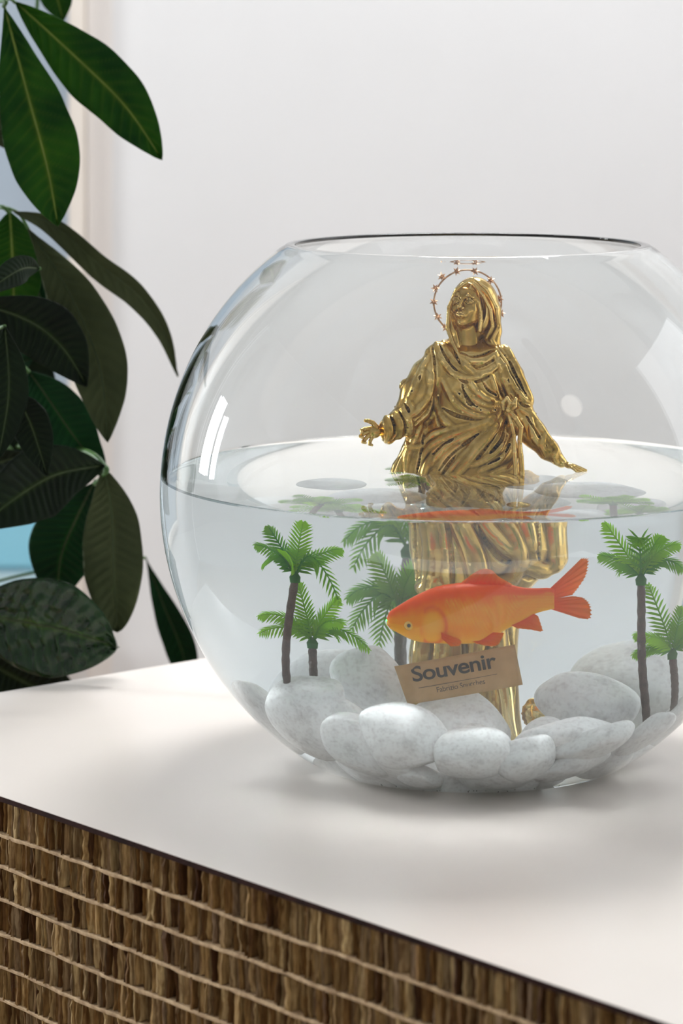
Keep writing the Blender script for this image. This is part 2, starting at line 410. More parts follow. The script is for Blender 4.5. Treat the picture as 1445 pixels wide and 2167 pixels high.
for i, x in enumerate(xs_):
    zu, zl = interp(up_s, x), interp(lw_s, x); zc, h = (zu+zl)/2, max((zu-zl)/2, 0.0002)
    t = (x+0.0479)/0.0899
    wd = h*(0.62 if t < 0.45 else 0.62-0.42*((t-0.45)/0.55)**0.8)
    wd = max(wd, 0.0006)
    cyw = 0.0035*math.sin(t*3.0)*t
    for k in range(na):
        a = 2*PI*k/na; s_ = math.sin(a); c_ = math.cos(a)
        zz = zc+h*s_; yy = YF+wd*(abs(c_)**0.85)*(1 if c_ > 0 else -1)+cyw
        # gill cover and scale relief on both flanks
        nrm = 1 if c_ > 0 else -1
        hgt = (zz-0.8572)/0.0325
        g = math.hypot((x+0.0235)/0.0062, (zz-0.8672)/0.0085)
        rel = 0.0
        if g < 1: rel += 0.0008*(1-g*g)
        if 1.0 < g < 1.25 and x > -0.026: rel -= 0.0006*math.sin((g-1)/0.25*PI)
        if x > -0.017 and abs(c_) > 0.15:
            row = (zz-0.8572)/0.00165; sx = (x+0.017)/0.0022+(0.5 if int(math.floor(row)) % 2 else 0)
            fx, fz = sx-math.floor(sx)-0.5, row-math.floor(row)-0.5
            rel += 0.00032*math.cos(PI*min(1, math.hypot(fx, fz)*1.6))
            sc_ = max(0, 1-math.hypot(fx-0.1, fz)*1.9)
        else: sc_ = 0
        V.append((x, yy+nrm*rel*abs(c_), zz))
        red = np.array((1.0, 0.095, 0.0)); org = np.array((1.0, 0.31, 0.0)); yel = np.array((1.0, 0.48, 0.004))
        hh = (zz-zl)/(zu-zl+1e-9)+0.05*noise.noise(Vector((x*300, zz*300, 1)))
        c = red*np.clip((hh-0.55)/0.3, 0, 1)+org*(1-np.clip((hh-0.55)/0.3, 0, 1))
        if hh < 0.22: c = c*(hh/0.22)+yel*(1-hh/0.22)
        c = c*(1-0.6*sc_*(hh < 0.78))+np.array((1.0, 0.50, 0.03))*0.6*sc_*(hh < 0.78)
        if g < 1.0: kk = 0.75*(1-g**3); c = c*(1-kk)+np.array((1.0, 0.50, 0.035))*kk
        elif g < 1.4 and x > -0.028: kk = math.sin((g-1)/0.4*PI)*0.8; c = c*(1-kk)+np.array((0.90, 0.12, 0.01))*kk
        if x < -0.030 and hh < 0.35: c = c*0.5+yel*0.5
        Cc.append(c)
for i in range(nx-1):
    for k in range(na): a = i*na+k; b = i*na+(k+1) % na; Fc.append((a, b, b+na, a+na))
Fc.append(tuple(range(na))[::-1]); Fc.append(tuple((nx-1)*na+k for k in range(na)))
me = fix_normals(mesh('fish_body', V, Fc)); set_tint(me, Cc); link('body', me, M['fish'], fish)

def fin(name, root, tip, yoff, bend, cr, ct, rays=14, th=0.00022, notch=0.0):
    """a fin between a root line and a ragged outer line, with raised rays"""
    n, m_ = rays*3, 10
    A = bez([(a, 0, b) for a, b in root], n+1); Bq = bez([(a, 0, b) for a, b in tip], n+1)
    V, Fc, C_ = [], [], []
    for sgn in (-1, 1):
        for i in range(n+1):
            rag = 1-notch*(0.5-0.5*math.cos(2*PI*i/3))
            for j in range(m_+1):
                t = j/m_*rag; p = A[i].lerp(Bq[i], t)
                hgt = th*(1-0.6*t)*(1+0.8*math.cos(2*PI*i/3)*(0.3+t))
                y = YF+yoff+bend*t*t+0.0006*math.sin(i*0.8)*t+sgn*hgt
                V.append((p.x, y, p.z)); k = np.clip(t*1.1+0.12*math.cos(2*PI*i/3), 0, 1); C_.append(np.array(cr)*(1-k)+np.array(ct)*k)
    S = (n+1)*(m_+1)
    for sg in (0, 1):
        for i in range(n):
            for j in range(m_):
                a = sg*S+i*(m_+1)+j; Fc.append((a, a+1, a+m_+2, a+m_+1) if sg else (a, a+m_+1, a+m_+2, a+1))
    ring = [i*(m_+1) for i in range(n+1)]+[n*(m_+1)+j for j in range(1, m_+1)]+[i*(m_+1)+m_ for i in range(n-1, -1, -1)]+[j for j in range(m_-1, 0, -1)]
    for a, b in zip(ring, ring[1:]+ring[:1]): Fc.append((a, b, b+S, a+S))
    me = mesh(name, V, Fc); set_tint(me, C_); return link(name, fix_normals(me), M['fin'], fish)
OR, RD, PL = (1.0, 0.16, 0.003), (1.0, 0.085, 0.002), (1.0, 0.34, 0.03)
fin('dorsal_fin', [(-0.0095, .8885), (0.002, .8890), (0.0190, .8880)], [(-0.0070, .8905), (-0.0026, .8938), (0.0028, .8970), (0.0082, .8968), (0.0128, .8929), (0.0195, .8892)], 0.0, 0.002, RD, (0.95, 0.30, 0.03), 13)
fin('tail_fin', [(0.0400, .8872), (0.0406, .8850), (0.0408, .8812)], [(0.0570, .9026), (0.0605, .9022), (0.0604, .8975), (0.0590, .8925), (0.0552, .8868), (0.0520, .8829)], 0.0012, 0.005, OR, PL, 15, notch=0.06)
fin('tail_fin', [(0.0408, .8812), (0.0406, .8780), (0.0400, .8758)], [(0.0520, .8829), (0.0572, .8822), (0.0605, .8800), (0.0624, .8762), (0.0620, .8705), (0.0560, .8706)], 0.0012, -0.003, OR, PL, 14, notch=0.06)
fin('anal_fin', [(0.0190, .8672), (0.0250, .8700), (0.0310, .8735)], [(0.0225, .8657), (0.0290, .8650), (0.0358, .8639), (0.0350, .8680), (0.0335, .8722)], 0.0, -0.002, OR, PL, 9, notch=0.08)
fin('pelvic_fin', [(-0.0020, .8590), (0.0030, .8600), (0.0090, .8640)], [(0.0040, .8570), (0.0100, .8568), (0.0128, .8590), (0.0150, .8640)], -0.0060, -0.004, OR, PL, 8)
fin('pelvic_fin', [(-0.0040, .8590), (0.0000, .8600), (0.0050, .8630)], [(0.0010, .8566), (0.0060, .8562), (0.0100, .8575), (0.0120, .8610)], 0.0060, 0.004, OR, PL, 8)
fin('pectoral_fin', [(-0.0190, .8640), (-0.0188, .8625), (-0.0185, .8605)], [(-0.0100, .8612), (-0.0080, .8590), (-0.0095, .8570), (-0.0140, .8566)], -0.0080, -0.004, OR, PL, 7)
for sg in (-1, 1):
    ex, ez = -0.0362, 0.8673; zu, zl = interp(up_s, ex), interp(lw_s, ex); h = (zu-zl)/2
    ey = YF+sg*h*0.575
    eye = link('eye', revolve('eye', [(0, 0.0011), (0.0011, 0.00095), (0.0019, 0.0006), (0.0024, 0.0001), (0.0026, -0.0004), (0, -0.0008)], 28), None, fish)
    me = eye.data; me.transform(Matrix.Translation((ex, ey, ez)) @ Matrix.Rotation(-sg*PI/2, 4, 'X'))
    me.materials.append(mat('fish_eye_gold', (0.85, 0.42, 0.04), (0.95, 0.60, 0.10), 900, 0.12, coat=1.0))
    pu = link('pupil', revolve('pupil', [(0, 0.0004), (0.0007, 0.00033), (0.0010, 0.0001), (0.0011, -0.0002), (0, -0.0003)], 24), None, eye)
    pu.data.transform(Matrix.Translation((ex-0.0001, ey+sg*0.0010, ez)) @ Matrix.Rotation(-sg*PI/2, 4, 'X'))
    pu.data.materials.append(mat('fish_pupil', (0.01, 0.008, 0.006), None, 10, 0.08, coat=1.0))
V, Fc = tube_data([(-0.0478, YF-0.0016, 0.8676), (-0.0472, YF-0.0028, 0.8668), (-0.0462, YF-0.0036, 0.8662)], 0.0004, 6)
me = fix_normals(mesh('mouth', V, Fc)); set_tint(me, [(0.95, 0.30, 0.05)]*len(V)); link('mouth', me, M['fish'], fish)

# ------------------------------------------------------------------ pebbles
def stone_material():
    m, N, L, B = nt('white_marble_pebble')
    B.inputs['Roughness'].default_value = 0.6; B.inputs['Specular IOR Level'].default_value = 0.3
    tc = N.new('ShaderNodeTexCoord'); oi = N.new('ShaderNodeObjectInfo')
    ad = N.new('ShaderNodeVectorMath'); ad.operation = 'ADD'; L.new(tc.outputs['Object'], ad.inputs[0]); L.new(oi.outputs['Random'], ad.inputs[1])
    n1 = N.new('ShaderNodeTexNoise'); n1.inputs['Scale'].default_value = 70; n1.inputs['Detail'].default_value = 8; n1.inputs['Roughness'].default_value = 0.65; L.new(ad.outputs[0], n1.inputs['Vector'])
    n2 = N.new('ShaderNodeTexNoise'); n2.inputs['Scale'].default_value = 420; n2.inputs['Detail'].default_value = 6; L.new(ad.outputs[0], n2.inputs['Vector'])
    r1 = ramp(N, [(0.30, (0.66, 0.64, 0.635)), (0.46, (0.88, 0.87, 0.865)), (0.70, (0.96, 0.955, 0.95))]); L.new(n1.outputs['Fac'], r1.inputs['Fac'])
    r2 = ramp(N, [(0.34, (0.80, 0.77, 0.77)), (0.50, (1, 1, 1))]); L.new(n2.outputs['Fac'], r2.inputs['Fac'])
    mx = N.new('ShaderNodeMix'); mx.data_type = 'RGBA'; mx.blend_type = 'MULTIPLY'; mx.inputs['Factor'].default_value = 0.6
    L.new(r1.outputs['Color'], mx.inputs['A']); L.new(r2.outputs['Color'], mx.inputs['B']); L.new(mx.outputs['Result'], B.inputs['Base Color'])
    bp = N.new('ShaderNodeBump'); bp.inputs['Strength'].default_value = 0.35; bp.inputs['Distance'].default_value = 0.0005
    L.new(n2.outputs['Fac'], bp.inputs['Height']); L.new(bp.outputs['Normal'], B.inputs['Normal'])
    return m
M['stone'] = stone_material()
def pebble(c, rx, rz, ry, rot, seed, label, sharp=0.16, group='white pebbles on the bottom of the bowl'):
    bm = bmesh.new(); bmesh.ops.create_icosphere(bm, subdivisions=4, radius=1)
    off = Vector((seed*7.31, seed*3.17, seed*1.9))
    pr = random.Random(seed*17+3)
    cuts = [Vector((pr.uniform(-1, 1), pr.uniform(-1, .6), pr.uniform(-1, 1))).normalized() for i in range(7)]
    for v in bm.verts:
        p = v.co.copy(); d = 1+sharp*1.5*noise.noise(p*0.8+off)+sharp*0.35*noise.noise(p*2.3+off)
        q = p*d
        for k, cn in enumerate(cuts):                     # worn flats
            e = q.dot(cn)-(0.66+0.035*k)
            if e > 0: q -= cn*e*0.88
        v.co = q
    for k in range(3): bmesh.ops.smooth_vert(bm, verts=bm.verts[:], factor=0.5, use_axis_x=True, use_axis_y=True, use_axis_z=True)
    sx, sy, sz = [max(abs(v.co[i]) for v in bm.verts) for i in range(3)]
    for v in bm.verts: v.co = Vector((v.co.x/sx*rx, v.co.y/sy*ry, v.co.z/sz*rz))
    me = bm_mesh('pebble', bm); me.transform(Matrix.Rotation(rot, 4, 'Y'))
    o = link('pebble', me, M['stone']); o.location = c
    if label: tag(o, label, 'pebble', group)
    ymin = Vector(c)
    # keep inside the glass
    worst = 0
    for v in me.vertices:
        p = v.co+ymin-SC
        worst = max(worst, p.length-(R1-0.0022))
    zl = min(v.co.z for v in me.vertices)+c[2]
    if zl < TOP+0.0068: o.location.z += TOP+0.0068-zl
    if worst > 0:
        d = (SC-o.location).normalized(); d.z *= 0.3; o.location += d.normalized()*worst*1.05
    return o
PB = [
 ((-.1040, -.0820, .8010), .0290, .0340, .020, 0.5, 1, 'white pebble leaning on the glass in front of the tall left palm trunk'),
 ((-.1190, -.0500, .8010), .0300, .0200, .020, 0.9, 2, 'thin grey pebble against the glass at the far left end of the heap'),
 ((-.0700, -.0730, .8110), .0200, .0120, .015, 0.3, 3, 'small pale pebble tip peeking out between the two left front stones'),
 ((-.0487, -.0300, .8322), .0230, .0190, .020, 0.2, 4, 'bright white rounded pebble directly behind the left edge of the tag'),
 ((-.0450, -.1180, .7960), .0285, .0260, .020, 0.55, 41, 'big angular white pebble left of centre, under the left edge of the tag'),
 ((-.0730, -.1000, .7870), .0270, .0250, .022, 0.7, 6, 'white pebble tucked under and left of the big angular one'),
 ((-.0050, -.0440, .8070), .0310, .0230, .021, 0.0, 7, 'wide greyish white pebble right under the tag'),
 ((-.0023, -.1230, .7880), .0240, .0222, .021, -0.2, 8, 'round white pebble at the front centre, lowest under the tag'),
 ((-.0323, -.0950, .7705), .0150, .0120, .015, 0.1, 9, 'small shaded pebble low between the two big front stones'),
 ((.0312, -.1200, .7835), .0185, .0215, .017, 0.35, 10, 'small upright white pebble just right of the round front one'),
 ((.0510, -.0880, .8035), .0310, .0130, .020, 0.05, 11, 'long flat pale pebble lying in front of the golden ball'),
 ((.0704, -.1020, .7935), .0260, .0150, .018, -0.25, 12, 'smooth oval pebble sloping up to the right on the front right side'),
 ((.0620, -.1000, .7745), .0240, .0125, .016, -0.3, 13, 'dim flat pebble at the base under the smooth oval one'),
 ((.0600, -.0440, .8210), .0290, .0175, .022, 0.25, 14, 'pale domed pebble behind and right of the golden ball'),
 ((.0850, .0500, .8260), .0390, .0260, .030, 0.1, 15, 'largest blurred pebble far back behind the right palm trunks'),
 ((.1010, -.0720, .7960), .0230, .0140, .018, -0.5, 16, 'white pebble at the foot of the right palm trunks'),
 ((.1180, -.0500, .8080), .0280, .0120, .018, -0.75, 17, 'white pebble pressed to the glass at the right end of the heap'),
 ((-.0590, .0260, .8230), .0330, .0240, .028, 0.1, 18, 'large hazy pebble behind the two left palm trunks'),
 ((-.1060, .1150, .8030), .0260, .0140, .020, 0.0, 19, 'grey oval pebble seen through the water surface at the far left back'),
 ((-.0150, .1250, .7950), .0330, .0220, .024, 0.2, 20, 'white pebble at the back of the bowl seen through the surface left of the statue'),
 ((.0500, .1150, .7990), .0320, .0220, .024, -0.2, 21, 'white pebble at the back of the bowl seen through the surface right of the statue'),
]
for p in PB: pebble(p[0], p[1], p[2], p[3], p[4], p[5], p[6])
FILL = [(-.075, .060, .782, 22), (-.030, -.045, .782, 23), (.005, .010, .775, 24), (.030, -.070, .776, 25), (.050, .055, .780, 26), (-.055, -.010, .785, 27), (.085, -.010, .785, 28), (-.010, .070, .782, 29), (-.100, -.010, .795, 30), (.075, -.055, .780, 32), (-.060, -.065, .783, 33), (.000, -.060, .785, 34), (.110, .010, .806, 35), (.012, -.098, .768, 36), (-.055, -.095, .770, 37), (.045, -.075, .768, 38)]
for x, y, z, s in FILL:
    bed = {22: 'left back corner', 23: 'left of centre towards the front', 24: 'very middle', 25: 'right of centre towards the front', 26: 'right back corner', 27: 'left of the middle', 28: 'right of the middle', 29: 'back behind the statue', 30: 'far left side', 32: 'right front beside the palm feet', 33: 'left front corner', 34: 'front, under the tag', 35: 'far right side', 36: 'low between the front pebbles', 37: 'deep under the angular pebble', 38: 'low under the golden ball'}[s]
    wh = ('left' if x < -.045 else 'right' if x > .045 else 'centre')+' '+('front' if y < -.04 else 'back' if y > .04 else 'middle')
    pebble((x, y, z), .028, .018, .024, s*0.7, s, 'half hidden white pebble of the lower layer, '+bed, group='white pebbles of the lower layer')

V, Fc = [], []; gr = random.Random(9)
for i in range(150):
    a = gr.uniform(-2.5, -0.64); rr_ = gr.uniform(0.084, 0.097); c = Vector((rr_*math.cos(a), rr_*math.sin(a), TOP+0.0068+max(0, rr_-0.09)*0.5)); r = gr.uniform(0.0002, 0.0006)
    b = len(V); V += [c+Vector(q)*r for q in ((1, 0, 0), (-1, 0.3, 0), (0, 1, 0), (0, -1, 0.2), (0, 0, 1), (0.2, 0, -1))]
    Fc += [(b+x, b+y, b+z) for x, y, z in ((0, 2, 4), (2, 1, 4), (1, 3, 4), (3, 0, 4), (2, 0, 5), (1, 2, 5), (3, 1, 5), (0, 3, 5))]
M['grit'] = mat('dark_grit', (0.02, 0.015, 0.01), (0.10, 0.07, 0.04), 300, 0.8)
tag(link('grit', mesh('grit', V, Fc), M['grit'], None, False), 'tiny dark specks of grit on the bottom of the fishbowl', 'grit', kind='stuff')

# ------------------------------------------------------------------ plastic palms
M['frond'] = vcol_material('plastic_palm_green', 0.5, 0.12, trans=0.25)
M['trunk'] = mat('brown_plastic_trunk', (0.055, 0.028, 0.022), (0.10, 0.055, 0.045), 300, 0.5, bump=0.8, bscale=900)
def frond_mesh(base, d0, tipv, droop, wmax, seed, bright):
    """rachis curving from the crown to its tip, with a row of narrow leaflets on either side"""
    L = tipv.length
    mid = base+tipv*0.45+Vector((0, 0, droop)); C = bez([base, base+(mid-base)*0.5+Vector((0, 0, droop*0.3)), mid, base+tipv*0.78+Vector((0, 0, droop*0.6)), base+tipv], 26)
    V, Fc, T = [], [], []
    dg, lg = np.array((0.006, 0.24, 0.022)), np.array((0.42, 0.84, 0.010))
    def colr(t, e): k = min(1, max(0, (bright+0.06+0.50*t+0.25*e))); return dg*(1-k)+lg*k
    n0 = len(V); tube_data([C[i] for i in range(0, 26, 2)], [0.00055*(1-0.03*i) for i in range(13)], 5, V, Fc); T += [colr(i/13/1.0*0.5, 0) for i in range(13) for k in range(5)]
    nl = 16
    for i in range(nl):
        t = 0.10+0.88*i/(nl-1); q = t*25; k = min(24, int(q)); p = C[k].lerp(C[k+1], q-k)
        tg = (C[min(25, k+1)]-C[max(0, k-1)]).normalized()
        side = tg.cross(Vector((0, -0.55, 1))).normalized()
        if side.length < 0.1: side = Vector((1, 0, 0))
        upv = side.cross(tg).normalized()
        ln = wmax*(math.sin(PI*min(1, 0.16+0.80*t))**0.6)*(1.0 if t < 0.85 else 0.8)
        for s in (-1, 1):
            dirv = (side*s*0.86+tg*(0.50+0.35*t)-upv*0.22).normalized()
            w_ = tg*0.00066; nn = upv*0.00022
            b = len(V); e1 = p+dirv*ln*0.55+Vector((0, 0, -0.0002)); e2 = p+dirv*ln+Vector((0, 0, -0.0009))
            V += [p-w_+nn, p+w_+nn, e1-w_*1.15+nn, e1+w_*1.15+nn, e2, p-w_-nn, p+w_-nn, e1-w_*1.15-nn, e1+w_*1.15-nn]
            Fc += [(b, b+1, b+3, b+2), (b+2, b+3, b+4), (b+5, b+7, b+8, b+6), (b+7, b+4, b+8), (b, b+2, b+7, b+5), (b+2, b+4, b+7), (b+1, b+6, b+8, b+3), (b+3, b+8, b+4)]
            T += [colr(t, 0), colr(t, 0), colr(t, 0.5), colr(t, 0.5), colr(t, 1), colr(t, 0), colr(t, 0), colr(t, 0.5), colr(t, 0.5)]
    me = mesh('frond', V, Fc); set_tint(me, T); return me
def palm(base, top, fronds, label, seed, sc_=1.0):
    root = empty('plastic_palm', base, label, 'plastic palm')
    b, t = Vector(base), Vector(top); bow = Vector((-0.0035 if seed % 2 else 0.0012, 0, 0))
    pts = bez([b, b.lerp(t, 0.5)+bow, t], 30)
    V, Fc = tube_data(pts, [0.0026-0.0003*i/29+0.0002*math.sin(i*2.4) for i in range(30)], 14)
    link('trunk', fix_normals(mesh('trunk', V, Fc)), M['trunk'], root)
    V, Fc = tube_data([t-Vector((0, 0, .002)), t+Vector((0, 0, .001)), t+Vector((0, 0, .004))], [0.0028, 0.0032, 0.0012], 10)
    me = fix_normals(mesh('crown', V, Fc)); set_tint(me, [(0.012, 0.16, 0.02)]*len(V)); link('crown', me, M['frond'], root)
    for i, f in enumerate(fronds):
        tx, tz, ty, dr, br = f
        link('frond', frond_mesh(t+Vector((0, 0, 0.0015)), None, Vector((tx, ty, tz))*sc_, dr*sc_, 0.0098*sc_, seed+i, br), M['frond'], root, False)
    return root
palm((-.1010, -.068, .800), (-.0955, -.074, .8880), [(-.0140, .0250, .010, .002, -.15), (-.0245, .0165, -.006, .005, -.05), (.0040, .0290, -.002, .002, .35), (.0260, .0145, .004, .004, .10), (-.0070, .0140, -.012, .002, .55), (.0235, -.0130, -.012, .016, .0), (.0020, .006, .022, .010, .0), (-.0160, .004, .016, .008, .0)], 'tall left palm with a bare brown trunk and a crown near the water surface', 1)
palm((-.0845, -.045, .795), (-.0838, -.058, .8520), [(-.0300, .0120, .002, .007, .25), (-.0318, .0028, -.006, .006, .25), (.0300, -.0025, -.004, .009, .05), (-.0075, .0310, .002, .002, .25), (.0135, .0240, -.006, .003, .45), (.0150, .0110, -.014, .006, .2), (.0160, .0020, .018, .008, .0), (-.0100, .0050, .020, .008, .0)], 'shorter left palm whose crown reaches halfway up its tall neighbour', 2)
palm((.0981, -.065, .795), (.0880, -.070, .8870), [(-.0220, .0128, -.002, .003, .0), (-.0193, .0290, .002, .001, .35), (-.0010, .0190, -.010, .012, .05), (.0218, .0175, -.003, .006, .25), (.0247, .0043, -.004, .008, -.1), (.0107, .0210, .008, .004, .2), (.0060, .004, .022, .009, .0), (-.0120, .002, .018, .008, .0)], 'tall right palm with its crown just under the water surface', 3)
palm((.1125, -.055, .795), (.1060, -.060, .8455), [(-.0213, .0115, -.006, .004, .5), (-.0151, .0370, .004, .001, .2), (-.0218, .0010, -.006, .004, .1), (.0170, .0144, .002, .004, .1), (.0230, -.0011, -.002, .006, .0), (.0045, .0240, .002, .003, .1), (.0060, .004, .020, .008, .0)], 'shorter right palm at the right edge, leaning towards its tall neighbour', 4)
palm((-.0210, .075, .800), (-.0240, .070, .8850), [(-.0244, .0030, .004, .010, .0), (-.0215, -.0062, -.004, .012, .05), (-.0120, .0180, .002, .004, .3), (.0100, .0200, .0, .004, .3), (.0240, .0060, .004, .008, .1), (.0180, -.0060, .010, .010, .0)], 'taller hazy palm behind the statue, left of the golden robe', 5, 1.15)
palm((-.0300, .050, .800), (-.0290, .050, .8590), [(-.0215, .0060, .0, .008, -.1), (-.0200, -.0060, -.006, .010, .0), (-.0100, .0240, .0, .002, .1), (.0070, .0190, .0, .004, .1), (-.0090, -.0120, -.010, .010, .05), (.0110, -.0060, -.010, .008, .1), (.0200, .0040, .006, .008, .0)], 'lower hazy palm behind the snout of the goldfish', 6, 1.1)

# ------------------------------------------------------------------ tag with lettering
YT = -0.062
tc4 = [Vector((-0.0406, YT, 0.8424)), Vector((0.0215, YT, 0.8544)), Vector((0.0258, YT, 0.8334)), Vector((-0.0337, YT, 0.8221))]
tg_ = empty('souvenir_tag', (-0.007, YT, 0.838), 'tan tag lettered Souvenir hanging tilted on the front of the robe', 'tag')
V, Fc = [], []
nu, nv = 24, 10
for sg in (-1, 1):
    for j in range(nv+1):
        for i in range(nu+1):
            a = tc4[0].lerp(tc4[1], i/nu); b = tc4[3].lerp(tc4[2], i/nu); p = a.lerp(b, j/nv)
            p.y += 0.0004*math.sin(i/nu*3.2+j*0.2)+sg*0.00035; V.append(p)
S = (nu+1)*(nv+1)
for sg in (0, 1):
    for j in range(nv):
        for i in range(nu):
            a = sg*S+j*(nu+1)+i; Fc.append((a, a+nu+1, a+nu+2, a+1) if not sg else (a, a+1, a+nu+2, a+nu+1))
ring = list(range(nu+1))+[(nu+1)*j+nu for j in range(1, nv+1)]+[(nu+1)*nv+i for i in range(nu-1, -1, -1)]+[(nu+1)*j for j in range(nv-1, 0, -1)]
for a, b in zip(ring, ring[1:]+ring[:1]): Fc.append((a, b, b+S, a+S))
M['tag'] = mat('tan_tag_card', (0.50, 0.30, 0.115), (0.60, 0.38, 0.165), 120, 0.55, bump=0.25, bscale=400)
link('plate', fix_normals(mesh('tag', V, Fc)), M['tag'], tg_)
M['ink'] = mat('black_print', (0.022, 0.014, 0.014), None, 10, 0.6)
def text(body, left, right, bold, name, height_scale=1.0):
    """printed words running from left to right base points on the tag"""
    cu = bpy.data.curves.new('words', 'FONT'); cu.body = body; cu.size = 1.0; cu.extrude = 0.004; cu.offset = bold; cu.space_character = 0.95
    to = bpy.data.objects.new('words', cu); COL.objects.link(to)
    bpy.context.view_layer.update(); dg = bpy.context.evaluated_depsgraph_get()
    me = bpy.data.meshes.new_from_object(to.evaluated_get(dg)); bpy.data.objects.remove(to); bpy.data.curves.remove(cu)
    xs2 = [v.co.x for v in me.vertices]; w0, w1 = min(xs2), max(xs2)
    l, r = Vector((left[0], YT-0.00062, left[1])), Vector((right[0], YT-0.00062, right[1]))
    ex = (r-l).normalized(); ez = Vector((-ex.z, 0, ex.x)); s = (r-l).length/(w1-w0)
    for v in me.vertices:
        c = v.co.copy(); p = l+ex*(c.x-w0)*s+ez*c.y*s*height_scale; p.y = YT-0.00045-c.z*0.01+0.0004*math.sin(((p.x+0.0406)/0.062)*3.2+1.0); v.co = p
    return link(name, me, M['ink'], tg_, False)
text('Souvenir', (-0.0308, 0.8345), (0.0126, 0.8427), 0.018, 'lettering', 0.86)
text('Fabrizio Spucches', (-0.0183, 0.8291), (0.0065, 0.8340), 0.0, 'lettering', 1.05)
a, b = Vector((-0.0280, YT-0.0006, 0.8312)), Vector((0.0150, YT-0.0006, 0.8396))
bm = bmesh.new(); n_ = Vector((0, 0, 0.00012)); t_ = Vector((0, 0.0012, 0))
vsb = [bm.verts.new(q) for q in (a-n_, b-n_, b+n_, a+n_, a-n_+t_, b-n_+t_, b+n_+t_, a+n_+t_)]
for f in ((0, 1, 2, 3), (7, 6, 5, 4), (0, 4, 5, 1), (3, 2, 6, 7), (0, 3, 7, 4), (1, 5, 6, 2)): bm.faces.new([vsb[i] for i in f])
link('rule', bm_mesh('rule', bm), M['ink'], tg_, False)

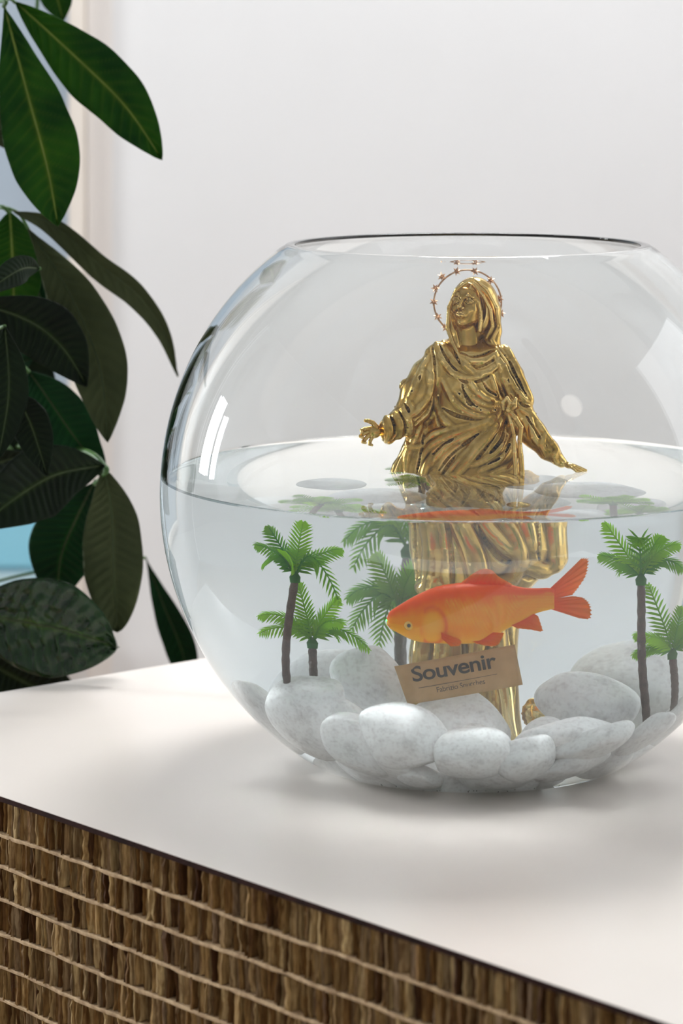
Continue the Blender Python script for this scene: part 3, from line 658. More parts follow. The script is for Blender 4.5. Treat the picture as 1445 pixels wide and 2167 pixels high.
# ------------------------------------------------------------------ brass statue, sculpted as a distance field
YS = 1.897                                             # distance of the statue's middle plane; one unit = YS/F metres
class Field:
    def __init__(s, lo, hi, h):
        s.lo = np.array(lo, float); s.h = h; s.n = (np.ceil((np.array(hi)-s.lo)/h)+1).astype(int)
        s.g = np.full(tuple(s.n), 60.0, np.float32)
        s.ax = [s.lo[i]+np.arange(s.n[i])*h for i in range(3)]
    def box(s, a, b):
        i0 = np.maximum(np.floor((np.array(a)-s.lo)/s.h).astype(int), 0); i1 = np.minimum(np.ceil((np.array(b)-s.lo)/s.h).astype(int)+1, s.n)
        if (i1 <= i0).any(): return None, None
        sl = tuple(slice(i0[k], i1[k]) for k in range(3))
        U = s.ax[0][sl[0]][:, None, None]; V = s.ax[1][sl[1]][None, :, None]; W = s.ax[2][sl[2]][None, None, :]
        return sl, (U, V, W)
    def put(s, sl, d, k, sub=False):
        g = s.g[sl]
        if sub: d = -d
        if k <= 0: s.g[sl] = np.maximum(g, d) if sub else np.minimum(g, d); return
        if sub:
            h = np.clip(0.5-0.5*(g-d)/k, 0, 1); s.g[sl] = g*(1-h)+d*h+k*h*(1-h)
        else:
            h = np.clip(0.5+0.5*(g-d)/k, 0, 1); s.g[sl] = g*(1-h)+d*h-k*h*(1-h)
    def ell(s, c, r, k=4, sub=False, R=None):
        m = max(r)+k+3; sl, X = s.box(np.array(c)-m, np.array(c)+m)
        if sl is None: return
        p = [X[i]-c[i] for i in range(3)]
        if R is not None: p = [R[0][j]*p[0]+R[1][j]*p[1]+R[2][j]*p[2] for j in range(3)]
        q = np.sqrt(sum((p[i]/r[i])**2 for i in range(3))+1e-9)
        q2 = np.sqrt(sum((p[i]/r[i]**2)**2 for i in range(3))+1e-12)
        s.put(sl, (q*(q-1)/q2).astype(np.float32), k, sub)
    def cap(s, a, b, ra, rb, k=3, sub=False):
        a = np.array(a, float); b = np.array(b, float); m = max(ra, rb)+k+2
        sl, X = s.box(np.minimum(a, b)-m, np.maximum(a, b)+m)
        if sl is None: return
        d = b-a; L = float(d@d)+1e-9; p = [X[i]-a[i] for i in range(3)]
        t = np.clip((p[0]*d[0]+p[1]*d[1]+p[2]*d[2])/L, 0, 1)
        q = np.sqrt((p[0]-t*d[0])**2+(p[1]-t*d[1])**2+(p[2]-t*d[2])**2)-(ra+(rb-ra)*t)
        s.put(sl, q.astype(np.float32), k, sub)
    def chain(s, pts, rad, k=3, sub=False):
        for i in range(len(pts)-1): s.cap(pts[i], pts[i+1], rad[i], rad[i+1], k, sub)
    def depth(s):
        """front surface depth over (u, v)"""
        ins = s.g < 0; idx = s.n[2]-1-np.argmax(ins[:, :, ::-1], axis=2); dep = s.lo[2]+idx*s.h
        return np.where(ins.any(axis=2), dep, np.nan)
    def nets(s):
        g = s.g; n = g.shape; ins = g < 0
        c = np.zeros((n[0]-1, n[1]-1, n[2]-1), np.int8)
        for i in (0, 1):
            for j in (0, 1):
                for k in (0, 1): c += ins[i:n[0]-1+i, j:n[1]-1+j, k:n[2]-1+k]
        act = (c > 0) & (c < 8); I = np.argwhere(act); idm = np.full(act.shape, -1, np.int32); idm[act] = np.arange(len(I))
        acc = np.zeros((len(I), 3)); cnt = np.zeros(len(I))
        for ax in range(3):
            o1, o2 = [a for a in range(3) if a != ax]
            for p in (0, 1):
                for q in (0, 1):
                    A = I.copy(); A[:, o1] += p; A[:, o2] += q; Bq = A.copy(); Bq[:, ax] += 1
                    va = g[A[:, 0], A[:, 1], A[:, 2]]; vb = g[Bq[:, 0], Bq[:, 1], Bq[:, 2]]; m = (va < 0) != (vb < 0)
                    t = va[m]/(va[m]-vb[m]); pt = A[m].astype(float); pt[:, ax] += t
                    acc[m] += pt; cnt[m] += 1
        Vx = s.lo+s.h*acc/cnt[:, None]
        Q = []
        for ax in range(3):
            o1, o2 = [(1, 2), (2, 0), (0, 1)][ax]
            sa = [slice(1, n[a]-1) for a in range(3)]; sb = list(sa); sa[ax] = slice(0, n[ax]-1); sb[ax] = slice(1, n[ax])
            a_, b_ = ins[tuple(sa)], ins[tuple(sb)]; E = np.argwhere(a_ != b_); off = np.array([1, 1, 1]); off[ax] = 0
            flip = a_[tuple(E.T)]; E = E+off
            def cid(d1, d2):
                q = E.copy(); q[:, o1] -= d1; q[:, o2] -= d2; return idm[q[:, 0], q[:, 1], q[:, 2]]
            qd = np.stack([cid(1, 1), cid(0, 1), cid(0, 0), cid(1, 0)], 1)
            qd[~flip] = qd[~flip][:, ::-1]; Q.append(qd[(qd >= 0).all(axis=1)])
        return Vx, np.concatenate(Q)
def to_world(V):
    Y = YS-V[:, 2]*YS/F
    return np.stack([CAM.x+(V[:, 0]-PX)/F*Y, CAM.y+Y, CAM.z-(V[:, 1]-HY)/F*Y], 1)
def smooth3(pts, n): return np.array([tuple(p) for p in bez([tuple(p) for p in pts], n)])
def Z1(x, y): return (740+x/2.779, 540+y/2.779)

B = Field((742, 690, -75), (1262, 1436, 100), 1.55)
# torso and robe as stacked ellipses (v, centre u, half width, half depth, centre depth)
tab = np.array([(700, 990, 24, 12, -14), (715, 990, 40, 18, -14), (728, 989, 62, 28, -12), (745, 990, 76, 38, -4), (765, 992, 84, 46, 2), (800, 994, 84, 50, 4), (845, 992, 80, 50, 4), (880, 990, 79, 49, 4),
 (905, 990, 88, 50, 3), (940, 981, 116, 53, 2), (975, 976, 128, 57, 0), (1005, 974, 130, 60, 0), (1030, 984, 112, 60, 0), (1090, 1006, 108, 60, 0), (1130, 1010, 110, 60, 0), (1160, 1008, 102, 54, 0),
 (1200, 993, 80, 50, 0), (1240, 987, 80, 48, 0), (1290, 982, 82, 47, 0), (1330, 985, 80, 46, 0), (1400, 990, 80, 46, 0), (1440, 990, 78, 46, 0)])
sl, (U, Vv, W) = B.box(B.lo, B.lo+B.h*B.n)
f_ = [np.interp(B.ax[1], tab[:, 0], tab[:, i])[None, :, None] for i in range(1, 5)]
q = np.sqrt(((U-f_[0])/f_[1])**2+((W-f_[3])/f_[2])**2); q2 = np.sqrt(((U-f_[0])/f_[1]**2)**2+((W-f_[3])/f_[2]**2)**2)+1e-6
d = q*(q-1)/q2; d = np.maximum(d, np.maximum(704-Vv, Vv-1428))
B.g = np.minimum(B.g, d.astype(np.float32)); del q, q2, d
# the far left hem that flares out over the water, clipped by a slanting edge
B.chain([(890, 915, 10), (868, 960, 8), (846, 990, 4), (836, 1004, 2)], [22, 20, 16, 12], 10)
# shoulders and sleeves
B.ell((935, 752, 2), (36, 30, 34), 14); B.ell((1045, 756, 2), (34, 28, 32), 14)
B.chain([(938, 762, 6), (905, 795, 14), (886, 832, 20), (872, 862, 26)], [33, 36, 37, 34], 10)
B.chain([(880, 862, 26), (850, 893, 36), (822, 910, 46)], [34, 29, 25], 8)
B.ell((822, 911, 46), (20, 30, 27), 5)
B.chain([(872, 900, 20), (882, 925, 14), (872, 950, 8)], [22, 18, 18], 10)
B.chain([(1050, 765, 0), (1078, 800, 2), (1092, 840, 6), (1100, 878, 10)], [33, 31, 30, 28], 10)
B.chain([(1096, 872, 10), (1128, 918, 14), (1160, 952, 16), (1188, 978, 16)], [31, 28, 22, 12], 8)
B.chain([(1110, 1010, -4), (1122, 1080, -4), (1124, 1140, -4)], [14, 18, 18], 8)
base_d = B.depth()
def dep(u, v):
    i = int(round((u-B.lo[0])/B.h)); j = int(round((v-B.lo[1])/B.h))
    if 0 <= i < B.n[0] and 0 <= j < B.n[1]:
        q = base_d[i, j]
        if q == q: return float(q)
    return None
def fold(pts, r, k=None, sub=False, off=0.0, z1=True, taper=0.35, steps=None):
    """a ridge (or groove) of cloth following the surface"""
    if k is None: k = 2.2 if sub else 6.5
    r = r*(0.85 if sub else 1.12); off -= 0 if sub else 1.2
    p2 = [Z1(*p) if z1 else p for p in pts]; n = steps or max(8, int(sum(math.dist(a, b) for a, b in zip(p2, p2[1:]))/5))
    q = smooth3([(a, b, 0) for a, b in p2], n); last = None; out, rad = [], []
    for i, (u, v, _) in enumerate(q):
        d = dep(u, v)
        if d is None: continue
        if last is not None: d = last+max(-5, min(5, d-last))
        last = d; t = i/(n-1); rr = r*(taper+(1-taper)*math.sin(PI*min(1, max(0, t)))**0.6)
        out.append((u, v, d+off-(rr*0.25 if not sub else -rr*0.25))); rad.append(rr)
    if len(out) > 1: B.chain(out, rad, k, sub)
def between(A, Bp, n, r, k=None, sub=False, **kw):
    """folds running between two guide folds"""
    for i in range(1, n+1):
        t = i/(n+1); fold([(a[0]*(1-t)+b[0]*t, a[1]*(1-t)+b[1]*t) for a, b in zip(A, Bp)], r, k, sub, **kw)
# scarf across the chest
s1 = [(500, 500), (545, 610), (610, 690), (700, 722), (800, 695), (885, 625)]
s2 = [(590, 455), (625, 560), (680, 640), (742, 700)]
s3 = [(545, 490), (590, 590), (650, 670), (725, 712)]
fold(s1, 5.5); fold(s3, 4.0); fold(s2, 6.5, off=2)
fold([(525, 520), (580, 630), (650, 700)], 3.0, sub=True); fold([(600, 520), (640, 620), (700, 690)], 2.4, sub=True)
fold([(660, 590), (720, 622), (800, 610), (860, 575)], 5.0, off=1); fold([(655, 570), (700, 592), (770, 585), (830, 560)], 2.6, sub=True)
fold([(700, 650), (770, 655), (850, 615), (890, 590)], 2.4, sub=True); fold([(610, 700), (680, 745), (780, 735), (870, 670)], 3.0, sub=True)
fold([(730, 690), (790, 690), (870, 650)], 4.5)
fold([(480, 520), (500, 640), (505, 760)], 3.0, sub=True); fold([(455, 560), (470, 700), (470, 820)], 4.5)
# chest folds sweeping down to the knot
c1_ = [(545, 730), (600, 840), (690, 920), (800, 950), (890, 915)]
c2_ = [(700, 725), (745, 800), (810, 850), (890, 870)]
c3_ = [(830, 700), (850, 770), (870, 820), (900, 860)]
fold(c1_, 4.5); fold(c2_, 4.8); fold(c3_, 4.0); between(c1_[1:], [c2_[0], c2_[1], c2_[2], c2_[3]], 2, 4.0); between(c1_[1:], c2_, 2, 2.4, sub=True)
fold([(660, 760), (700, 860), (770, 905)], 3.4, sub=True); fold([(770, 730), (810, 790), (870, 830)], 3.0, sub=True)
fold([(545, 900), (620, 940), (730, 970)], 4.6, sub=True); fold([(500, 840), (540, 950), (620, 1020)], 4.6); fold([(500, 900), (525, 990), (590, 1040)], 3.0, sub=True)
fold([(880, 640), (905, 740), (915, 840)], 3.5, sub=True)
# sash and the skirt folds that fan out from the knot
w1_ = [(905, 905), (830, 965), (730, 1015), (600, 1060), (480, 1120), (420, 1200)]
w2_ = [(915, 930), (850, 1020), (770, 1110), (690, 1210), (610, 1310)]
w0_ = [(880, 925), (780, 985), (640, 1020), (500, 1050), (430, 1110)]
fold(w0_, 5.0); fold(w1_, 6.0); fold([(890, 900), (835, 985), (760, 1075), (680, 1170), (560, 1300)], 5.5, off=1); fold(w2_, 9.0, off=1.5)
fold([(870, 945), (790, 1010), (680, 1065), (560, 1130), (470, 1240)], 5.0); fold([(880, 940), (760, 1050), (600, 1170), (500, 1300)], 3.2, sub=True)
fold([(850, 960), (730, 1040), (580, 1100), (450, 1200)], 3.0, sub=True); fold([(780, 990), (650, 1040), (520, 1080)], 2.8, sub=True)
fold([(905, 960), (850, 1060), (790, 1150), (720, 1240)], 3.0, sub=True)
v1_ = [(945, 960), (930, 1060), (870, 1150), (780, 1210), (700, 1240)]
fold(v1_, 4.5); fold([(960, 1000), (950, 1100), (890, 1200), (760, 1270)], 4.5); fold([(915, 1000), (890, 1090), (820, 1170)], 4.0, sub=True)
fold([(950, 1090), (900, 1180), (800, 1240)], 3.0, sub=True); fold([(990, 1150), (950, 1230), (820, 1290)], 4.0)
fold([(620, 1180), (560, 1260), (520, 1330)], 3.5, sub=True); fold([(420, 1000), (380, 1080), (340, 1180), (330, 1290)], 4.2)
fold([(440, 1050), (420, 1150), (390, 1290)], 3.6, sub=True); fold([(330, 1100), (370, 1130), (440, 1120)], 4.0); fold([(480, 1180), (450, 1250), (430, 1330)], 4.6)
fold([(310, 1160), (270, 1230), (250, 1290)], 3.0, sub=True)
# sleeves
fold([(470, 590), (410, 700), (375, 800), (340, 880)], 4.5); fold([(440, 640), (390, 760), (330, 860)], 3.0, sub=True); fold([(490, 700), (465, 820), (400, 910), (330, 960)], 5.5)
fold([(480, 800), (470, 900), (400, 980), (330, 1020)], 4.5, sub=True); fold([(500, 850), (490, 940), (420, 1010)], 4.5)
fold([(400, 560), (350, 680), (290, 800), (250, 880)], 4.0); fold([(345, 850), (365, 900), (350, 945), (310, 900)], 3.5); fold([(320, 870), (345, 915), (335, 935)], 3.0, sub=True)
for k_, (xx, r_) in enumerate(((205, 4.5), (235, 3.0), (268, 4.5), (300, 3.2), (330, 4))):
    fold([(xx-15, 925+k_*-6), (xx+22, 980), (xx+30, 1050), (xx+5, 1100-k_*12)], r_, sub=(k_ % 2 == 1))
B.ell((806, 914, 52), (13, 22, 18), 4, sub=True)      # hollow of the cuff
fold([(1010, 900), (1060, 960), (1080, 1060), (1120, 1130)], 4.0); fold([(1040, 880), (1100, 980), (1170, 1080), (1230, 1160)], 4.5); fold([(1030, 930), (1090, 1030), (1160, 1130)], 3.0, sub=True)
fold([(1060, 920), (1140, 1020), (1220, 1120)], 2.8, sub=True); fold([(1150, 1040), (1130, 1110), (1150, 1180)], 3.2); fold([(1215, 1140), (1200, 1190), (1225, 1230)], 4.0)
fold([(990, 860), (1040, 890), (1090, 900)], 3.5, sub=True); fold([(980, 820), (1040, 850), (1080, 880)], 4.5); fold([(1000, 900), (1050, 930), (1085, 935)], 4)
# mantle over the right shoulder
m1_ = [(850, 480), (925, 560), (985, 680), (1040, 800), (1072, 870)]
m2_ = [(885, 610), (930, 700), (975, 790), (1030, 850)]
fold(m1_, 6.5, off=1); fold(m2_, 5.0); between([m1_[0], m1_[1], m1_[2], m1_[4]], m2_, 2, 3.0, sub=True); fold([(860, 600), (900, 690), (930, 780), (960, 840)], 5.0)
fold([(910, 690), (960, 770), (1000, 800)], 3.4, sub=True)
# knot with two loops and hanging tails
def knot(pts, r, w): B.chain([(*Z1(a, b), c) for a, b, c in pts], r, 1.5)
knot([(905, 905, 60), (900, 865, 64), (925, 840, 66), (945, 870, 66), (930, 905, 64)], [4, 4.5, 4.5, 4.5, 4], 1)
knot([(935, 905, 62), (960, 870, 66), (975, 845, 64), (968, 890, 63), (940, 915, 62)], [4, 4.5, 4, 4.5, 4], 1)
B.ell((*Z1(932, 912), 63), (6, 6, 6), 2)
knot([(935, 920, 62), (975, 960, 60), (1008, 1010, 56), (1000, 1090, 54), (1006, 1180, 52), (1012, 1280, 50), (1010, 1340, 48)], [4.5, 6, 5.5, 5, 5.5, 6, 6], 1)
knot([(930, 920, 62), (950, 990, 60), (965, 1060, 57), (968, 1160, 55), (975, 1290, 54)], [4, 4.5, 4, 4.5, 5], 1)
# submerged robe: long falling folds and the stepped hem of the mantle
def uf(pts, r, sub=False, **kw): fold(pts, r*(0.75 if sub else 1.15), k=(3 if sub else 12), sub=sub, z1=False, **kw)
uf([(918, 1000), (925, 1070), (935, 1140), (925, 1230), (915, 1330), (912, 1420)], 7); uf([(905, 1040), (906, 1110), (912, 1180)], 6, sub=True)
uf([(955, 1010), (975, 1080), (1003, 1150), (1008, 1220), (1000, 1320)], 9, off=2); uf([(940, 1030), (958, 1100), (965, 1180), (955, 1280)], 5, sub=True)
uf([(985, 1020), (1010, 1080), (1040, 1120), (1065, 1140)], 5); uf([(1000, 1070), (1020, 1120), (1050, 1150), (1080, 1130)], 5, sub=True)
uf([(1020, 1040), (1050, 1090), (1070, 1140), (1050, 1180), (1015, 1180)], 5); uf([(1040, 1020), (1075, 1070), (1090, 1130)], 5, off=1)
uf([(1075, 1010), (1095, 1060), (1100, 1150)], 4, sub=True); uf([(1100, 1010), (1118, 1080), (1122, 1150)], 5)
uf([(940, 1180), (950, 1260), (940, 1360)], 5); uf([(975, 1200), (985, 1290), (975, 1400)], 5, sub=True); uf([(1030, 1190), (1035, 1280), (1030, 1400)], 6); uf([(1050, 1200), (1058, 1300), (1055, 1400)], 4, sub=True)
uf([(1078, 1155), (1105, 1162), (1130, 1152)], 6, off=1); uf([(1075, 1172), (1100, 1176)], 5, sub=True); uf([(890, 1170), (910, 1185), (930, 1190)], 5)
# fine crumple in the cloth
U3, V3 = B.ax[0][:, None], B.ax[1][None, :]
cr = 0.55*np.sin(U3*0.21+V3*0.05+2*np.sin(V3*0.031))+0.45*np.sin(U3*0.09-V3*0.13+1.5*np.sin(U3*0.043))
B.g += (cr[:, :, None]*0.55).astype(np.float32)
BV, BQ = B.nets(); del B

# head, at a finer pitch
H = Field((930, 572, -72), (1075, 790, 78), 0.8)
yaw, pit = math.radians(-24), math.radians(7); HC = np.array([991.0, 647.0, 2.0]); roll = math.radians(-6)
Rm = (Matrix.Rotation(roll, 3, 'Z') @ Matrix.Rotation(yaw, 3, 'Y') @ Matrix.Rotation(-pit, 3, 'X'))
Rn = np.array(Rm)
HS = 1.13
def L_(p):                                             # local (right, up, forward) -> (u, v, w)
    q = Rn @ (np.array(p, float)*HS); return (HC[0]+q[0], HC[1]-q[1], HC[2]+q[2])
RR = [[Rn[0][j]*1.0 for j in range(3)], [-Rn[1][j] for j in range(3)], [Rn[2][j] for j in range(3)]]
def he(c, r, k=4, sub=False): H.ell(L_(c), tuple(x*HS for x in r), k, sub, R=RR)
def hc(pts, rad, k=2, sub=False): H.chain([L_(p) for p in pts], [x*HS for x in rad], k, sub)
H.ell((1004, 652, -14), (53, 67, 46), 0)                                     # veil
H.chain([(1046, 660, -8), (1046, 700, -8), (1040, 735, -6), (1050, 760, 0)], [13, 13, 17, 22], 14)
H.chain([(960, 650, 6), (958, 700, 8), (968, 740, 12), (985, 765, 20)], [12, 11, 11, 10], 10)
H.ell((989, 657, 36), (40, 55, 48), 4, sub=True)                             # opening of the veil
H.cap((992, 690, 30), (1000, 745, 34), 29, 25, 5, sub=True)
H.cap((990, 760, -6), (992, 700, -6), 27, 25, 6); H.cap((988, 785, -12), (992, 752, -9), 36, 25, 8)
# veil folds
H.chain([(1000, 590, 30), (1030, 612, 30), (1050, 650, 22), (1055, 690, 12), (1040, 720, 10), (1060, 752, 14)], [3, 4, 4.5, 4.5, 4, 5], 3)
H.chain([(1002, 600, 32), (1022, 625, 32), (1038, 655, 26), (1042, 690, 18), (1030, 715, 12)], [2.5, 3, 3.5, 3.5, 3], 2)
H.chain([(1006, 594, 33), (1030, 622, 30), (1046, 655, 24), (1049, 690, 14)], [1.8, 2.4, 2.4, 2], 2, sub=True)
H.chain([(996, 590, 30), (966, 612, 28), (950, 650, 22), (947, 695, 20), (957, 725, 24), (975, 760, 34)], [3, 3.5, 4, 4, 4, 5], 2.5)
# skull, jaw, cheeks
he((0, 8, -8), (30, 38, 36), 3); he((0, -16, 3), (25, 27, 26), 8); he((0, -35, 17), (9, 8, 9), 9); he((0, 16, 10), (25, 20, 24), 7)
he((14, -8, 16), (11, 12, 10), 9); he((-14, -8, 16), (11, 12, 10), 9)
for s in (-1, 1):
    he((s*12.5, 5.5, 33), (8.5, 5.5, 7), 4, sub=True); he((s*12.5, 4.8, 26), (7, 5.5, 5.6), 1)
    hc([(s*5.5, 4, 29), (s*9, 8.6, 31), (s*14, 9.2, 30.5), (s*20, 5, 26)], [1.1, 1.5, 1.5, 1.0], 1.0)
    hc([(s*6, 3, 29), (s*12, 0.6, 30.5), (s*18, 2.5, 27)], [0.9, 1.2, 0.9], 1.0)
    hc([(s*4, 11, 32), (s*11, 15.5, 33), (s*20, 13, 27)], [2.0, 2.4, 1.6], 4)
    he((s*12.8, 4.8, 32.0), (1.8, 1.8, 1.2), 0.4, sub=True)
    he((s*4.6, -9.2, 34), (2.9, 2.6, 3.2), 1.5); he((s*2.8, -11.4, 37), (1.2, 1.0, 1.6), 0.6, sub=True)
hc([(0, 12, 31), (0, 3, 34.5), (0, -6, 39.5)], [3.2, 2.6, 3.2], 3.5); he((0, -8, 40), (3.6, 3.3, 3.6), 2)
he((0, -20, 27), (11, 9, 9), 5)
hc([(-8, -20.8, 31.5), (-3, -18.6, 35.2), (0, -19.3, 35.4), (3, -18.6, 35.2), (8, -20.8, 31.5)], [0.9, 1.9, 1.6, 1.9, 0.9], 1.0)
hc([(-6.5, -22.8, 31.8), (0, -24.3, 34.6), (6.5, -22.8, 31.8)], [1.1, 2.4, 1.1], 1.2)
hc([(-8.5, -21.3, 32.6), (0, -21.4, 36.6), (8.5, -21.3, 32.6)], [0.5, 0.7, 0.5], 0.6, sub=True)
hc([(0, -13.5, 37), (0, -17, 37)], [1.1, 1.1], 1.5, sub=True); hc([(-4, -28.5, 33), (4, -28.5, 33)], [1.6, 1.6], 3, sub=True)
# waves of hair from the parting
for s in (-1, 1):
    for j, (o1, r) in enumerate(((0, 3.0), (3.4, 3.0), (7, 3.2))):
        hc([(0, 33+o1, 23-j), (s*9, 30+o1, 24-j), (s*18, 22+o1*0.9, 20-j*1.5), (s*(24+o1*0.3), 8, 14-j), (s*(27+o1*0.4), -8, 6), (s*(28+o1*0.4), -24, 0), (s*29, -44, -4)], [r*0.8, r, r, r, r*1.1, r*1.2, r*1.2], 1.0)
HV, HQ = H.nets(); del H

# hands
def hand_field(lo, hi, prims):
    Fd = Field(lo, hi, 0.6)
    for p in prims: p(Fd)
    v, q = Fd.nets(); return v, q
def lefthand(G):
    G.ell((791, 914, 54), (15, 14, 9), 3); G.cap((806, 912, 50), (793, 913, 53), 9.5, 10.5, 4)
    G.chain([(797, 904, 58), (789, 895, 62), (780, 891, 64), (773, 890, 64)], [5.6, 5.0, 4.4, 3.6], 1.2)          # thumb
    G.chain([(781, 907, 56), (772, 908, 63), (765, 911, 68), (766, 915, 73)], [5.0, 4.6, 4.2, 3.5], 0.8)
    G.chain([(779, 913, 56), (769, 918, 63), (763, 923, 67), (767, 926, 72)], [5.0, 4.6, 4.2, 3.5], 0.8)
    G.chain([(781, 920, 55), (773, 929, 60), (768, 935, 63), (773, 937, 67)], [4.8, 4.3, 3.9, 3.2], 0.8)
    G.chain([(788, 923, 54), (783, 934, 57), (782, 940, 59), (787, 942, 61)], [4.4, 3.9, 3.5, 2.9], 0.8)
def righthand(G):
    G.cap((1188, 978, 16), (1202, 984, 18), 7.5, 6, 3); G.ell((1207, 986, 19), (11, 6, 8), 3)
    for (a, b, c, r) in (((1214, 984, 14), (1229, 990, 12), (1241, 995, 11), 2.6), ((1215, 986, 18), (1230, 993, 18), (1240, 999, 18), 2.7), ((1214, 989, 22), (1226, 996, 24), (1235, 1002, 24), 2.6), ((1211, 991, 25), (1220, 998, 28), (1227, 1003, 28), 2.3), ((1203, 984, 26), (1210, 990, 32), (1217, 995, 35), 2.7)):
        G.chain([a, b, c], [r*1.15, r, r*0.75], 1.0)
LV, LQ = hand_field((753, 876, 36), (820, 954, 84), [lefthand]); RV, RQ = hand_field((1172, 966, 0), (1250, 1012, 42), [righthand])

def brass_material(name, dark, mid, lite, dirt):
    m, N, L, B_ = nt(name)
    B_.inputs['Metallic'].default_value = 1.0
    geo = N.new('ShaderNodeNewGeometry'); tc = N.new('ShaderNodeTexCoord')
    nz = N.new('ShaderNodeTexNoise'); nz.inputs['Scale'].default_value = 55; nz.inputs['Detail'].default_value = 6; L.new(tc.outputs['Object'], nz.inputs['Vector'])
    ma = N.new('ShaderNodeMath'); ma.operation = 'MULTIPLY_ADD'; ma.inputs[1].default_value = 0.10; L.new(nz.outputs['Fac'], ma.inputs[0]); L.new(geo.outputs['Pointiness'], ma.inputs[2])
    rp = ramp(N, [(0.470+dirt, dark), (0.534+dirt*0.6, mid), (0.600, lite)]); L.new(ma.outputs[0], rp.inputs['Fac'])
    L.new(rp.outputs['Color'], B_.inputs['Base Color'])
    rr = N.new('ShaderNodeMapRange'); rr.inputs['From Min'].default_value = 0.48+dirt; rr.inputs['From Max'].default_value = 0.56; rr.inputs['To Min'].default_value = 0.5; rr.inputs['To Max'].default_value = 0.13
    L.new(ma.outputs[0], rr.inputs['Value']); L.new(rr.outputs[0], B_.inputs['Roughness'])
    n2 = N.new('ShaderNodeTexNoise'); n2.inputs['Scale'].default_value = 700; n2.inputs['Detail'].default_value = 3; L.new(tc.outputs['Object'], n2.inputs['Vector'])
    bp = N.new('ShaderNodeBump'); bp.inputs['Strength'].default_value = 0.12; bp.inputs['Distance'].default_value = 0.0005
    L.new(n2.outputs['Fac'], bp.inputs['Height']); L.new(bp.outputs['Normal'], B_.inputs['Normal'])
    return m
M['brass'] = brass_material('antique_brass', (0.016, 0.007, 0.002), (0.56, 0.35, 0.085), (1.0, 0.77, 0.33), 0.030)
M['halo'] = mat('aged_rose_brass', (0.42, 0.24, 0.13), (0.66, 0.44, 0.28), 200, 0.35, metal=1.0)
VV = np.concatenate([BV, HV, LV, RV]); o1, o2, o3 = len(BV), len(BV)+len(HV), len(BV)+len(HV)+len(LV)
QQ = np.concatenate([BQ, HQ+o1, LQ+o2, RQ+o3])
statue = empty('statue', tuple(P(990, 1428, YS)), 'golden brass statue of a veiled woman with spread arms, half submerged in the fishbowl', 'statue')
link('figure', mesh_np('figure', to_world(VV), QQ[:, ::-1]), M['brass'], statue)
# halo of stars
hp = [tuple(P(989.3+71.5*math.cos(a), 640-69.5*math.sin(a), YS+0.010+0.002*math.sin(a*3))) for a in [2*PI*i/72 for i in range(73)]]
V, Fc = tube_data(hp, 0.0006, 8); halo = link('halo', fix_normals(mesh('halo', V, Fc)), M['halo'], statue)
def star_mesh(c, r, rot, th):
    V = [c+Vector((0, -th, 0)), c+Vector((0, th, 0))]; n = 12
    for i in range(n):
        a = rot+2*PI*i/n; q = r if i % 2 == 0 else r*0.45; V.append(c+Vector((q*math.cos(a), 0.0002*(i % 2), q*math.sin(a))))
    Fc = []
    for i in range(n): a, b = 2+i, 2+(i+1) % n; Fc += [(0, b, a), (1, a, b)]
    return fix_normals(mesh('star', V, Fc))
for i, (zx, zy) in enumerate([(480, 170), (250, 250), (150, 430), (130, 640), (190, 870), (760, 170), (1000, 310), (1130, 590), (1158, 820), (1010, 1010), (310, 1035)]):
    c = P(900+zx/7.225, 550+zy/7.225, YS+0.0085)
    link('star', star_mesh(c, 0.0032, 0.3+i*0.37, 0.0016), M['halo'], halo, False)
    link('star', star_mesh(c+Vector((0, -0.0006, 0)), 0.0020, 0.9+i*0.2, 0.0014), M['halo'], halo, False)
# round foot ball at the base and small rod
ballc = Vector((0.0335, 0.004, 0.8180))
bm = bmesh.new(); bmesh.ops.create_icosphere(bm, subdivisions=4, radius=0.0078)
for v in bm.verts: v.co *= 1+0.035*math.sin(v.co.z*2400+2*math.sin(v.co.x*500))
bmesh.ops.translate(bm, verts=bm.verts[:], vec=ballc); link('ball_foot', bm_mesh('ball', bm), M['brass'], statue)
link('base_scroll', tube('scroll', bez([(0.0150, -0.010, .842), (0.0180, -0.012, .828), (0.0200, -0.014, .812), (0.0235, -0.012, .802), (0.0290, -0.004, .806), (0.0335, 0.003, .812)], 24), [0.0042-0.0001*i for i in range(24)], 12), M['brass'], statue)
# water drops left on the metal
gm2, N2, L2, B2 = nt('water_drop'); B2.inputs['Transmission Weight'].default_value = 1; B2.inputs['Roughness'].default_value = 0; B2.inputs['IOR'].default_value = 1.33
rd = random.Random(5); BW = to_world(BV); sel = [i for i in range(0, len(BV), 37) if BV[i][1] < 985 and BV[i][1] > 740 and BV[i][2] > 25]
rd.shuffle(sel); V, Fc = [], []
for i in sel[:70]:
    c = Vector(BW[i]); r = rd.choice([0.0004, 0.0006, 0.0009])
    b = len(V); bm = bmesh.new(); bmesh.ops.create_icosphere(bm, subdivisions=2, radius=r)
    V += [c+v.co+Vector((0, -r*0.2, 0)) for v in bm.verts]; Fc += [tuple(b+v.index for v in f.verts) for f in bm.faces]; bm.free()
o = link('water_drops', mesh('drops', V, Fc), gm2, statue); o['kind'] = 'stuff'

